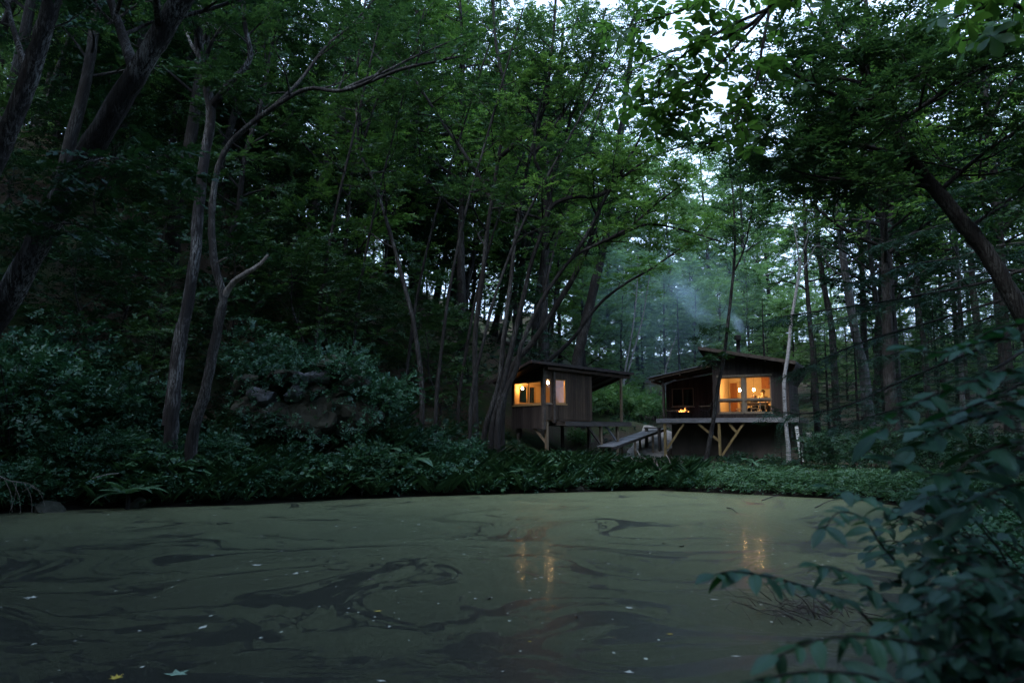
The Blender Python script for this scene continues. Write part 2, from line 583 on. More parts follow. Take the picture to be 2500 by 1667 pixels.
class Tree:
    def __init__(self, origin=(0, 0, 0)):
        self.o = np.asarray(origin, float)
        self.parts = {}
        self.sp, self.sd, self.sl = [], [], []

    def limb(self, pts, r0, r1, k=8, part='trunk', n=None, flare=0.0, rough=0.05, power=1.0):
        C = catmull(pts, n or max(4, 3 * len(pts)))
        t = np.linspace(0, 1, len(C))
        rr = r0 + (r1 - r0) * t ** power
        if flare:
            rr = rr * (1 + flare * np.exp(-t * 18))
        self.parts.setdefault(part, []).append(tube(C - self.o, rr, k, rough))
        return C, rr

    def spray_along(self, C, n, ln, t0=0.2, side=1.0, up=0.1):
        m = len(C)
        for q in range(n):
            t = t0 + (1 - t0) * (q + rng.random()) / n
            x = t * (m - 1)
            i = min(int(x), m - 2)
            p = C[i] + (C[i + 1] - C[i]) * (x - i)
            tg = unit(C[min(i + 1, m - 1)] - C[max(i - 1, 0)] if m > 2 else C[1] - C[0])
            h = np.array((-tg[1], tg[0], 0.0)) + 1e-6
            h = unit(h) * (1 if q % 2 else -1)
            d = tg * rng.uniform(0.3, 1.0) + h * side * rng.uniform(0.5, 1.1) + np.array((0, 0, up + rng.normal() * 0.18))
            self.sp.append(p - self.o)
            self.sd.append(d)
            self.sl.append(ln * rng.uniform(0.6, 1.25))

    def grow(self, C, rr, n, L, t0=0.3, t1=1.0, up=0.35, lvl=1, sub=6, spr=6, sl=0.6, wide=1.0, part=None, taper=0.5, bias=None):
        m = len(C)
        ang = rng.random() * 6.28
        for q in range(n):
            t = t0 + (t1 - t0) * (q + rng.random() * 0.9) / n
            x = min(t, 0.999) * (m - 1)
            i = min(int(x), m - 2)
            p = C[i] + (C[i + 1] - C[i]) * (x - i)
            tg = unit(C[i + 1] - C[i])
            ang += 2.4 + rng.normal() * 0.4
            a = np.array((math.cos(ang), math.sin(ang), 0.0))
            if lvl == 2:
                h = unit(np.array((-tg[1], tg[0], 0.0)) + 1e-6)
                a = h * (1 if q % 2 else -1)
            d = unit(a * wide + tg * (0.35 if lvl == 1 else 0.7) + np.array((0, 0, up + rng.normal() * 0.15)) + (0 if bias is None else np.asarray(bias)))
            ln = L * rng.uniform(0.65, 1.2) * (1 - taper * max(0.0, (t - t0)) / max(1e-3, 1 - t0))
            pts = [p]
            dd = d.copy()
            for s in range(3):
                dd = unit(dd + rng.normal(size=3) * 0.22 + np.array((0, 0, -0.06 if lvl == 2 else 0.03)))
                pts.append(pts[-1] + dd * ln / 3)
            r = min(rr[i] * 0.55, 0.012 + ln * 0.016)
            c, r2 = self.limb(pts, r, r * 0.25, 5 if lvl == 1 else 3, part or 'trunk', 6 if lvl == 1 else 4, rough=0.0)
            if lvl == 1 and sub > 0:
                self.grow(c, r2, sub, L * 0.42, 0.25, 1.0, 0.12, 2, 0, spr, sl, 0.8, part, 0.4)
                self.spray_along(c, 2, sl, 0.7)
            else:
                self.spray_along(c, spr, sl)

    def build(self, root, bark, leaf, m=14, L=0.12, wd=0.55, flat=0.75, jit=0.35, mats=None, crown='crown'):
        for nm, pl in self.parts.items():
            V, F = join_parts(pl)
            mesh_obj(nm.split('#')[0], V, F, (mats or {}).get(nm.split('#')[0], bark), root, True)
        if self.sp:
            V, F, t = spray_leaves(np.array(self.sp), np.array(self.sd), np.array(self.sl), m, L, wd, flat, jit)
            mesh_obj(crown, V, F, leaf, root, False, t)
        return root


# ------------------------------------------------------------------ terrain, pond, path
SHORE = [(-12.4, 17.0), (-9.9, 18.5), (-7.0, 19.3), (-4.8, 20.9), (-1.9, 22.3), (0.7, 23.2), (4.7, 24.4), (7.4, 22.4), (9.4, 21.0), (9.9, 19.0), (8.0, 13.4),
         (5.2, 8.6), (3.0, 5.4), (1.6, 3.2), (0.4, 2.0), (-1.5, 1.6), (-3.0, 2.6), (-4.6, 5.2), (-6.4, 8.2), (-8.6, 11.4), (-10.6, 14.2)]


def sdist(x, y):
    """signed distance to the shoreline, positive on land"""
    p = np.array(SHORE)
    q = np.roll(p, -1, 0)
    x, y = np.asarray(x, float), np.asarray(y, float)
    best = np.full(x.shape, 1e9)
    inside = np.zeros(x.shape, bool)
    for (ax, ay), (bx, by) in zip(p, q):
        ex, ey = bx - ax, by - ay
        t = np.clip(((x - ax) * ex + (y - ay) * ey) / (ex * ex + ey * ey), 0, 1)
        best = np.minimum(best, np.hypot(x - ax - ex * t, y - ay - ey * t))
        c = ((ay > y) != (by > y)) & (x < (bx - ax) * (y - ay) / (by - ay + 1e-12) + ax)
        inside ^= c
    return np.where(inside, -best, best)


def sm(a, b, x):
    t = np.clip((x - a) / (b - a), 0, 1)
    return t * t * (3 - 2 * t)


def wob(x, y):
    return (np.sin(x * 1.3 + 0.7 * y) * np.cos(y * 1.1 - 0.4 * x) + 0.5 * np.sin(2.9 * x + 1.7) * np.sin(2.3 * y + x)) * 0.5


def ground_z(x, y):
    x, y = np.asarray(x, float), np.asarray(y, float)
    d = sdist(x, y)
    z = np.where(d > 0, (0.42 - 0.14 * sm(1, 5, x)) * sm(0, 0.7, d) + (0.05 - 0.02 * sm(1, 5, x)) * np.minimum(d, 9), -0.7 * sm(0, 1.6, -d))
    s = (x + 6) * -0.78 + (np.minimum(y, 42 + 0.12 * (y - 42)) - 24) * 0.62
    hill = 1.12 * (np.log1p(np.exp(np.clip((s - 2.0) * 0.8, -30, 30))) / 0.8)
    hill = 21.0 * np.tanh(hill / 21.0)
    z = z + hill * sm(-0.5, 3.0, d)
    z = z + 0.165 * np.clip(y - 36.5, 0, 36) * sm(-4, 4, x) + 0.02 * np.clip(x - 12, 0, 60)
    z = z + 2.3 * sm(22.75, 23.5, y) * sm(-9.6, -8.2, x) * (1 - sm(-4.4, -3.2, x)) * (1 - sm(25, 29, y))
    z = z + 0.95 * np.exp(-((x - 7.3) ** 2 + (y - 39.9) ** 2) / 6.0)
    z = z + 6.0 * sm(62, 118, y) + 2.5 * sm(50, 90, y) * sm(8, 40, x)
    z = z + 0.5 * np.clip(-y - 4, 0, 30) + 0.45 * np.clip(x - 13, 0, 28) * (1 - sm(12, 24, y)) + 0.5 * np.clip(-x - 12, 0, 28) * (1 - sm(8, 20, y))  # unseen banks raised behind and beside the camera to block low sky light
    z = z + 0.22 * wob(x * 0.8, y * 0.8) * sm(0.3, 3, d) + 0.5 * wob(x * 0.23, y * 0.23) * sm(3, 10, d) * (1 - 0.75 * sm(2, 5, x) * (1 - sm(40, 48, y)))
    return z


def gz(x, y):
    return float(ground_z(np.array([x]), np.array([y]))[0])


m, n, l = new_mat('forest_floor')
co = coords(n)
n1 = noise(n, l, co, 3.0, 6, 0.7)
n2 = noise(n, l, co, 0.35, 4, 0.6)
n3 = noise(n, l, co, 16.0, 4, 0.7)
c = ramp(n, l, n3, [(0.3, (0.018, 0.014, 0.011)), (0.55, (0.050, 0.040, 0.031)), (0.8, (0.10, 0.085, 0.066))])
c = mixc(n, l, ramp(n, l, n2, [(0.45, (0, 0, 0)), (0.6, (1, 1, 1))]), c, mixc(n, l, n1, (0.016, 0.030, 0.012), (0.035, 0.058, 0.02)))
gsep = n.new('ShaderNodeSeparateXYZ')
l.new(co, gsep.inputs[0])
c = mixc(n, l, ramp(n, l, gsep.outputs[2], [(0.12, (1, 1, 1)), (0.5, (0, 0, 0))]), c, (0.010, 0.009, 0.008))   # undercut shade painted dark into the mud at the waterline
b = n.new('ShaderNodeBsdfPrincipled')
l.new(c, b.inputs['Base Color'])
b.inputs['Roughness'].default_value = 0.95
b.inputs['Specular IOR Level'].default_value = 0.1
l.new(bump(n, l, math_node(n, l, 'ADD', n1, n3), 0.8, 0.06), b.inputs['Normal'])
out(n, l, b.outputs[0])
M['floor'] = m

gx = np.unique(np.concatenate([np.linspace(-140, -24, 30), np.arange(-24, 24, 0.4), np.linspace(24, 140, 30)]))
gy = np.unique(np.concatenate([np.linspace(-60, -2, 12), np.arange(-2, 50, 0.4), np.linspace(50, 170, 36)]))
GX, GY = np.meshgrid(gx, gy)
GZ = ground_z(GX, GY)
nx, ny = len(gx), len(gy)
ii = (np.arange(ny - 1)[:, None] * nx + np.arange(nx - 1)[None, :]).ravel()
GF = np.stack([ii, ii + 1, ii + nx + 1, ii + nx], -1)
tag(mesh_obj('ground', np.stack([GX, GY, GZ], -1).reshape(-1, 3), GF, M['floor'], None, True), kind='structure')

# pond surface: duckweed mat broken by dark swirls of open water
m, n, l = new_mat('duckweed_water')
co = coords(n)
sep = n.new('ShaderNodeSeparateXYZ')
l.new(co, sep.inputs[0])
def warp_by(vec, scale, detail, amt, dist=0.0):
    w = n.new('ShaderNodeTexNoise')
    w.inputs['Scale'].default_value = scale
    w.inputs['Detail'].default_value = detail
    w.inputs['Distortion'].default_value = dist
    l.new(vec, w.inputs['Vector'])
    sub = n.new('ShaderNodeVectorMath')
    sub.operation = 'SUBTRACT'
    l.new(w.outputs['Color'], sub.inputs[0])
    sub.inputs[1].default_value = (0.5, 0.5, 0.5)
    mm = n.new('ShaderNodeVectorMath')
    mm.operation = 'MULTIPLY_ADD'
    l.new(sub.outputs[0], mm.inputs[0])
    mm.inputs[1].default_value = (amt, amt, 0)
    l.new(vec, mm.inputs[2])
    return mm.outputs[0]


v1 = warp_by(co, 0.22, 1, 9.0)
v2 = warp_by(v1, 0.5, 3, 2.4, 0.8)
v3 = warp_by(v2, 1.6, 3, 0.7, 0.5)
near = ramp(n, l, math_node(n, l, 'DIVIDE', sep.outputs[1], 24.0), [(0.24, (1, 1, 1)), (0.42, (0.55, 0.55, 0.55)), (0.62, (0.2, 0.2, 0.2)), (0.9, (0.065, 0.065, 0.065))])
sw = noise(n, l, mapping(n, l, v3, (0.22, 0.62, 1)), 0.8, 5, 0.55)
fil = math_node(n, l, 'ABSOLUTE', math_node(n, l, 'SUBTRACT', sw, 0.5))
vary = noise(n, l, v1, 0.45, 3, 0.6)
vary = ramp(n, l, vary, [(0.40, (0.12, 0.12, 0.12)), (0.62, (1, 1, 1))])
fw = math_node(n, l, 'MULTIPLY', math_node(n, l, 'MULTIPLY', math_node(n, l, 'ADD', near, 0.03), vary), 0.070)
line = math_node(n, l, 'SUBTRACT', 1.0, math_node(n, l, 'DIVIDE', fil, math_node(n, l, 'ADD', fw, 0.0006)), True)
sw2 = noise(n, l, mapping(n, l, v3, (0.35, 0.8, 1), (0, 0, 0.5), (3, 7, 0)), 1.5, 5, 0.6)
fil2 = math_node(n, l, 'ABSOLUTE', math_node(n, l, 'SUBTRACT', sw2, 0.5))
line2 = math_node(n, l, 'SUBTRACT', 1.0, math_node(n, l, 'DIVIDE', fil2, math_node(n, l, 'ADD', math_node(n, l, 'MULTIPLY', fw, 0.6), 0.0004)), True)
line = math_node(n, l, 'MAXIMUM', line, math_node(n, l, 'MULTIPLY', line2, 0.8))
line = ramp(n, l, line, [(0.04, (0, 0, 0)), (0.34, (1, 1, 1))])
speck = noise(n, l, co, 60.0, 3, 0.8)
pool = ramp(n, l, noise(n, l, mapping(n, l, v3, (0.4, 0.9, 1)), 0.6, 5, 0.62), [(0.54, (0, 0, 0)), (0.62, (1, 1, 1))])
openw_shade = math_node(n, l, 'MAXIMUM', line, math_node(n, l, 'MULTIPLY', pool, math_node(n, l, 'SUBTRACT', near, 0.25, True)), True)
openw_shade = math_node(n, l, 'MULTIPLY', openw_shade, ramp(n, l, speck, [(0.35, (0.5, 0.5, 0.5)), (0.52, (1, 1, 1))]))
# canopy shade painted into the colour, darkening toward the near left shore
shade_pos = math_node(n, l, 'ADD', math_node(n, l, 'MULTIPLY', sep.outputs[1], 0.042), math_node(n, l, 'MULTIPLY', sep.outputs[0], 0.022))
shade_pos = math_node(n, l, 'ADD', shade_pos, math_node(n, l, 'MULTIPLY', math_node(n, l, 'SUBTRACT', sw, 0.5), 0.30))
thin = ramp(n, l, shade_pos, [(0.14, (0.86, 0.86, 0.86)), (0.42, (0.52, 0.52, 0.52)), (0.9, (0.0, 0.0, 0.0))])  # amount of the painted shade, strongest at the near left
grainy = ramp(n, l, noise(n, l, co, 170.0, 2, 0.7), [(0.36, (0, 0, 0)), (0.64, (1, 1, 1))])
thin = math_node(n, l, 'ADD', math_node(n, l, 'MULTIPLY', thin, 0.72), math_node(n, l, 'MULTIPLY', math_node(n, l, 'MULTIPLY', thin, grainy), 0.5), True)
openw_shade = math_node(n, l, 'MAXIMUM', openw_shade, thin)
tone = noise(n, l, v3, 1.1, 5, 0.65)
weed = mixc(n, l, tone, (0.082, 0.106, 0.056), (0.116, 0.140, 0.076))
weed = mixc(n, l, ramp(n, l, noise(n, l, co, 140.0, 2, 0.6), [(0.35, (0, 0, 0)), (0.7, (1, 1, 1))]), weed, (0.055, 0.066, 0.036))
streak = noise(n, l, mapping(n, l, v2, (0.5, 3.0, 1)), 2.0, 5, 0.7)
weed = mixc(n, l, math_node(n, l, 'MULTIPLY', ramp(n, l, streak, [(0.42, (0, 0, 0)), (0.66, (1, 1, 1))]), 0.55), weed, (0.044, 0.052, 0.030))
clump = noise(n, l, mapping(n, l, co, (1, 0.4, 1)), 17.0, 6, 1.0)
weed = mixc(n, l, math_node(n, l, 'MULTIPLY', ramp(n, l, clump, [(0.45, (0, 0, 0)), (0.58, (1, 1, 1))]), 0.7), weed, (0.155, 0.180, 0.112))
vor = n.new('ShaderNodeTexVoronoi')
vor.inputs['Scale'].default_value = 9.0
l.new(mapping(n, l, co, (1, 0.55, 1)), vor.inputs['Vector'])
vsep = n.new('ShaderNodeSeparateXYZ')
l.new(vor.outputs['Color'], vsep.inputs[0])
few = math_node(n, l, 'GREATER_THAN', vsep.outputs[0], 0.55)
rad = math_node(n, l, 'MULTIPLY', vsep.outputs[1], 0.16)
dot = math_node(n, l, 'MULTIPLY', few, math_node(n, l, 'LESS_THAN', vor.outputs['Distance'], rad))
bits = mixc(n, l, vsep.outputs[2], (0.03, 0.035, 0.03), (0.42, 0.46, 0.42))
d1 = n.new('ShaderNodeBsdfPrincipled')
l.new(mixc(n, l, math_node(n, l, 'MULTIPLY', dot, 0.75), mixc(n, l, openw_shade, weed, (0.008, 0.0085, 0.010)), bits), d1.inputs['Base Color'])
glint = ramp(n, l, noise(n, l, co, 95.0, 2, 0.7), [(0.57, (0, 0, 0)), (0.63, (1, 1, 1))])
wet = math_node(n, l, 'MAXIMUM', math_node(n, l, 'MULTIPLY', line, 0.3), math_node(n, l, 'MULTIPLY', glint, 0.86), True)
l.new(ramp(n, l, wet, [(0.0, (0.62, 0.62, 0.62)), (0.9, (0.065, 0.065, 0.065))]), d1.inputs['Roughness'])
l.new(ramp(n, l, wet, [(0.0, (0.05, 0.05, 0.05)), (0.9, (0.6, 0.6, 0.6))]), d1.inputs['Specular IOR Level'])
d1.inputs['IOR'].default_value = 1.33
hb = noise(n, l, co, 45.0, 2, 0.5)
l.new(bump(n, l, hb, 0.10, 0.006), d1.inputs['Normal'])
out(n, l, d1.outputs[0])
M['pond'] = m
px_ = np.linspace(-22, 14, 37)
py_ = np.linspace(-1, 27, 29)
AX, AY = np.meshgrid(px_, py_)
ii = (np.arange(28)[:, None] * 37 + np.arange(36)[None, :]).ravel()
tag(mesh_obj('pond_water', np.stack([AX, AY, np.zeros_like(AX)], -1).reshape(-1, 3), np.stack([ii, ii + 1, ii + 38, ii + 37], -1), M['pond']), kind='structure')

PATH = [(4.6, 33.2), (6.0, 35.6), (7.3, 38.2), (9.3, 41.5), (13.0, 45.0), (18, 47)]
pc = catmull([(a, b, 0) for a, b in PATH], 40)
tg = unit(np.gradient(pc, axis=0))
sdv = np.stack([-tg[:, 1], tg[:, 0], np.zeros(len(tg))], -1)
wid = np.linspace(0.7, 1.25, 40)[:, None]
rows = []
for q in np.linspace(-1, 1, 7):
    e = pc + sdv * wid * q * (1 + 0.08 * np.sin(np.arange(40) * 1.7 + q))[:, None]
    e[:, 2] = ground_z(e[:, 0], e[:, 1]) + 0.05 - 0.03 * abs(q) ** 2
    rows.append(e)
V = np.stack(rows, 1).reshape(-1, 3)
ii = (np.arange(39)[:, None] * 7 + np.arange(6)[None, :]).ravel()
M['path'] = plain_mat('dirt_path', (0.30, 0.275, 0.255), (0.17, 0.155, 0.145), 4.0, 0.95, 0, 0.7)
tag(mesh_obj('path', V, np.stack([ii, ii + 1, ii + 8, ii + 7], -1), M['path'], None, True), kind='structure')

# ------------------------------------------------------------------ cabins
def planks(parent, mat, a0, a1, top, bottom, openings, place, width=0.155, thick=0.022):
    """vertical boards along a wall; top/bottom are functions of the position, openings are cut out"""
    n = max(1, round((a1 - a0) / width))
    w = (a1 - a0) / n
    for i in range(n):
        s0, s1 = a0 + i * w + 0.004, a0 + (i + 1) * w - 0.004
        cuts = [(s0, s1)]
        edges = sorted({e for o in openings for e in o[:2] if s0 + 0.01 < e < s1 - 0.01})
        if edges:
            pts = [s0] + edges + [s1]
            cuts = list(zip(pts[:-1], pts[1:]))
        for c0, c1 in cuts:
            mid = (c0 + c1) / 2
            spans = [(bottom(mid), None)]
            for (oa, ob, oz0, oz1) in openings:
                if oa < mid < ob:
                    spans = [(bottom(mid), oz0), (oz1, None)]
            for z0, z1 in spans:
                zt0, zt1 = (top(c0), top(c1)) if z1 is None else (z1, z1)
                if min(zt0, zt1) - z0 < 0.03:
                    continue
                j = random.uniform(0, 0.008)
                V = [place(c0, -j, z0), place(c1, -j, z0), place(c1, thick, z0), place(c0, thick, z0),
                     place(c0, -j, zt0), place(c1, -j, zt1), place(c1, thick, zt1), place(c0, thick, zt0)]
                mesh_obj('plank', V, BOXF, mat, parent)


def wall_back(parent, mat, a0, a1, top, z0, openings, place, d0, d1, name='wall'):
    """the wall itself: solid pieces round the openings, joined into one mesh"""
    xs = sorted({a0, a1, *[e for o in openings for e in o[:2]]})
    V, F = [], []
    for c0, c1 in zip(xs[:-1], xs[1:]):
        mid = (c0 + c1) / 2
        spans = [(z0, None)]
        for (oa, ob, oz0, oz1) in openings:
            if oa < mid < ob:
                spans = [(z0, oz0), (oz1, None)]
        for za, zb in spans:
            t0, t1 = (top(c0), top(c1)) if zb is None else (zb, zb)
            k = len(V)
            V += [place(c0, d0, za), place(c1, d0, za), place(c1, d1, za), place(c0, d1, za), place(c0, d0, t0), place(c1, d0, t1), place(c1, d1, t1), place(c0, d1, t0)]
            F += [tuple(i + k for i in f) for f in BOXF]
    return mesh_obj(name, V, F, mat, parent)


def window(parent, a0, a1, z0, z1, place, d, fmat, bars=(), fw=0.05, depth=0.06, rails=()):
    """a part: frame pieces and one pane for each light are its sub-parts"""
    def piece(nm, p0, p1, q0, q1, dd0, dd1, mt, par):
        V = [place(p0, dd0, q0), place(p1, dd0, q0), place(p1, dd1, q0), place(p0, dd1, q0), place(p0, dd0, q1), place(p1, dd0, q1), place(p1, dd1, q1), place(p0, dd1, q1)]
        return mesh_obj(nm, V, BOXF, mt, par)
    w = piece('window', a0 - 0.03, a1 + 0.03, z0 - 0.055, z0 - 0.003, d - 0.07, d + depth, fmat, parent)
    piece('frame', a0 + 0.002, a0 + fw, z0, z1 - 0.002, d, d + depth, fmat, w)
    piece('frame', a1 - fw, a1 - 0.002, z0, z1 - 0.002, d, d + depth, fmat, w)
    piece('frame', a0 + fw, a1 - fw, z1 - fw, z1 - 0.004, d + 0.004, d + depth - 0.004, fmat, w)
    piece('frame', a0 + fw, a1 - fw, z0 + 0.002, z0 + fw, d + 0.004, d + depth - 0.004, fmat, w)
    xs = [a0 + fw] + [b for b in bars] + [a1 - fw]
    for b in bars:
        piece('mullion', b - fw * 0.45, b + fw * 0.45, z0 + fw, z1 - fw, d + 0.008, d + depth - 0.008, fmat, w)
    zs = [z0 + fw] + list(rails) + [z1 - fw]
    for r_ in rails:
        piece('rail', a0 + fw, a1 - fw, r_ - 0.025, r_ + 0.025, d + 0.012, d + depth - 0.012, fmat, w)
    for x0, x1 in zip(xs[:-1], xs[1:]):
        for y0, y1 in zip(zs[:-1], zs[1:]):
            piece('pane', x0, x1, y0, y1, d + depth * 0.45, d + depth * 0.45 + 0.006, M['glass'], w)
    return w


def lathe(prof, k=12):
    a = np.linspace(0, 2 * math.pi, k, endpoint=False)
    V = [(r * math.cos(t), r * math.sin(t), z) for r, z in prof for t in a]
    F = []
    for i in range(len(prof) - 1):
        for j in range(k):
            F.append((i * k + j, i * k + (j + 1) % k, (i + 1) * k + (j + 1) % k, (i + 1) * k + j))
    return V, F


def pendant_lamp(loc, ceiling, label, glow='bulb'):
    t = thing('pendant_lamp', label, 'lamp', loc, group='bare bulbs hanging in the cabins')
    V, F = lathe([(0.001, -0.062), (0.03, -0.055), (0.047, -0.03), (0.05, 0.0), (0.042, 0.03), (0.024, 0.06), (0.016, 0.075)], 14)
    mesh_obj('bulb', V, F, M[glow], t, True)
    V, F = lathe([(0.001, 0.072), (0.022, 0.072), (0.022, 0.12), (0.012, 0.135), (0.001, 0.135)], 10)
    mesh_obj('socket', V, F, M['black'], t, True)
    V, F = tube(np.array([(0, 0, 0.13), (0, 0, max(0.2, ceiling - loc[2]))]), [0.005, 0.005], 5)
    mesh_obj('cord', V, F, M['black'], t)
    return t


# ---- the small hut on stilts, its near corner at the origin of the hut
LA, LO = R(40), P(1325, 1060, 32.0)
hut = thing('stilt_hut', 'small dark plank hut on stilts with lit corner windows and a porch roof', 'cabin', (LO[0], LO[1], 0), LA)
FZ, EZ, RZ, LV, LU = 2.46, 4.50, 5.02, 2.14, 3.05      # floor, eave, ridge, gable length, long side


def hut_roof(x, y):
    return 4.93 - 0.030 * (x + 0.95) - 0.27 * (y + 0.35)


fr = lambda a, d, z: (a, d, z)                 # long side: a along x, depth along y
fl = lambda a, d, z: (d, a, z)                 # gable side
win_r = [(0.17, 0.52, 3.14, 4.22), (0.74, 1.40, 3.14, 4.22)]
w1 = wall_back(hut, M['plank_dark'], 0.0, LU, lambda a: hut_roof(a, 0) - 0.1, FZ, win_r, fr, 0.0, 0.07)
planks(w1, M['plank'], 0.0, LU, lambda a: hut_roof(a, 0) - 0.1, lambda a: FZ - 0.04, win_r, lambda a, d, z: fr(a, d - 0.024, z))
win_l = [(0.14, 2.02, 3.10, 4.12)]
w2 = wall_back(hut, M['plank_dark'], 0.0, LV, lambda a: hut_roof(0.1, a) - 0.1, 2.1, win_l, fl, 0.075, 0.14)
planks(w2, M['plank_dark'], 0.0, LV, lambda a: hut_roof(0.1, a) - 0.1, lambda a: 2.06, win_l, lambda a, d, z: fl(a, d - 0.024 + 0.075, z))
wall_back(hut, M['ply'], 0.15, LU, lambda a: hut_roof(a, LV) - 0.1, FZ, [(0.42, 1.46, 3.2, 4.02)], lambda a, d, z: (a, LV - d, z), 0.0, 0.06, 'back_wall')
wall_back(hut, M['ply'], 0.07, LV - 0.06, lambda a: hut_roof(LU, a) - 0.1, FZ, [], lambda a, d, z: (LU - d, a, z), 0.0, 0.06, 'end_wall')
box('floor', 0.15, LU, 0.07, LV, FZ - 0.1, FZ, M['floorwood'], hut)
q_ = [(0.16, 0.08), (LU - 0.08, 0.08), (LU - 0.08, LV - 0.08), (0.16, LV - 0.08)]
hexa('ceiling', [(u, v, hut_roof(u, v) - 0.15) for u, v in q_], [(u, v, hut_roof(u, v) - 0.12) for u, v in q_], M['ply'], hut)
window(hut, 0.17, 0.52, 3.14, 4.22, fr, 0.0, M['frame_grey'], fw=0.03)
window(hut, 0.74, 1.40, 3.14, 4.22, fr, 0.0, M['frame'], fw=0.055)
wl_ = window(hut, 0.14, 2.02, 3.10, 4.12, fl, 0.06, M['frame'], bars=(1.0,), fw=0.06)
window(hut, 0.42, 1.46, 3.2, 4.02, lambda a, d, z: (a, LV - d, z), 0.0, M['frame'], bars=(0.94,), fw=0.05)
beam('corner_post', (0.055, -0.01, 2.02), (0.055, -0.01, 4.66), 0.13, 0.13, M['beam'], hut)
beam('corner_post', (0.63, -0.055, 2.30), (0.63, -0.055, 4.62), 0.11, 0.11, M['beam'], hut)
# roof: one thin sheet with battens and fascia, high along the front, running on over the porch
RX0, RX1, RY0, RY1 = -0.95, 5.62, -0.35, LV + 0.4
q_ = [(RX0, RY0), (RX1, RY0), (RX1, RY1), (RX0, RY1)]
rf = hexa('roof', [(u, v, hut_roof(u, v) - 0.04) for u, v in q_], [(u, v, hut_roof(u, v)) for u, v in q_], M['roof'], hut)
for k in range(17):
    x = RX0 + 0.03 + k * (RX1 - RX0 - 0.06) / 16
    beam('roof_seam', (x, RY0, hut_roof(x, RY0) + 0.012), (x, RY1, hut_roof(x, RY1) + 0.012), 0.03, 0.022, M['roof'], rf)
beam('fascia', (RX0, RY0 - 0.015, hut_roof(RX0, RY0) - 0.07), (RX1, RY0 - 0.015, hut_roof(RX1, RY0) - 0.07), 0.025, 0.10, M['plank_dark'], rf)
beam('barge_board', (RX0 - 0.015, RY0, hut_roof(RX0, RY0) - 0.06), (RX0 - 0.015, RY1, hut_roof(RX0, RY1) - 0.06), 0.025, 0.11, M['plank_dark'], rf)
for x in np.linspace(RX0 + 0.2, RX1 - 0.25, 9):
    beam('rafter', (x, RY0 + 0.04, hut_roof(x, RY0 + 0.04) - 0.10), (x, RY1 - 0.1, hut_roof(x, RY1 - 0.1) - 0.10), 0.045, 0.09, M['plank_dark'], rf)
beam('porch_beam', (0.1, -0.20, 4.66), (5.45, -0.20, 4.50), 0.08, 0.12, M['plank'], hut)
beam('porch_beam', (4.85, -0.14, 4.42), (4.85, LV, 3.84), 0.09, 0.12, M['plank'], hut)
for (x, y, zt) in ((4.85, -0.20, 4.43), (4.85, LV - 0.1, 3.80)):
    beam('porch_post', (x, y, 2.30), (x, y, zt), 0.10, 0.10, M['post'], hut)
# deck with single boards
dk = box('deck', 0.72, 5.0, -0.62, 2.0, 2.18, 2.335, M['beam'], hut)
nb = 19
for k in range(nb):
    y0 = -0.66 + k * 0.14
    if y0 < -0.03:
        box('deck_board', 0.70, 5.04, y0 + 0.004, y0 + 0.136, 2.34, 2.372, M['deck_dark'], dk)
    else:
        box('deck_board', LU + 0.005, 5.04, y0 + 0.004, y0 + 0.136, 2.34, 2.372, M['deck_dark'], dk)
beam('joist', (0.72, -0.66, 2.25), (5.0, -0.66, 2.25), 0.04, 0.17, M['deck_dark'], dk)
def hut_world(x, y):
    return LO[0] + x * math.cos(LA) - y * math.sin(LA), LO[1] + x * math.sin(LA) + y * math.cos(LA)
for (x, y, z1, mt) in ((0.22, -0.02, 2.36, 'post'), (3.1, -0.5, 2.18, 'post'), (4.2, -0.5, 2.18, 'post'), (1.5, 1.4, 2.36, 'beam'), (0.25, 1.9, 2.1, 'beam'), (2.9, 1.8, 2.36, 'beam'), (4.7, 1.8, 2.18, 'beam')):
    g = gz(*hut_world(x, y))
    beam('stilt', (x, y, g - 0.25), (x, y, z1), 0.12, 0.12, M[mt], hut)
beam('brace', (0.20, 0.03, 1.45), (0.20, 0.72, 2.06), 0.07, 0.09, M['post'], hut)
beam('brace', (3.08, -0.5, 1.35), (2.2, -0.5, 2.2), 0.07, 0.09, M['beam'], hut)
beam('brace', (4.15, -0.48, 1.50), (3.45, -0.48, 2.2), 0.06, 0.08, M['deck'], hut)
beam('floor_beam', (0.1, 0.25, 2.30), (LU, 0.25, 2.30), 0.1, 0.12, M['beam'], hut)


def hut_pt(x, y, z):
    a, b = hut_world(x, y)
    return (a, b, z)


pendant_lamp(hut_pt(0.45, 1.86, 3.88), 4.15, 'glowing bare bulb behind the wide gable window of the stilt hut', 'bulb_dim')
pendant_lamp(hut_pt(0.72, 0.43, 4.08), 4.5, 'glowing bare bulb behind the narrow corner window of the stilt hut')

# ---- the larger cabin with the deck
RA, RO = R(-28), P(1605, 1060, 36.0)
cab = thing('forest_cabin', 'dark timber cabin with slanted roof, big lit window and raised deck', 'cabin', (RO[0], RO[1], 0), RA)


def cab_world(x, y):
    return RO[0] + x * math.cos(RA) - y * math.sin(RA), RO[1] + x * math.sin(RA) + y * math.cos(RA)


def cab_pt(x, y, z):
    a, b = cab_world(x, y)
    return (a, b, z)


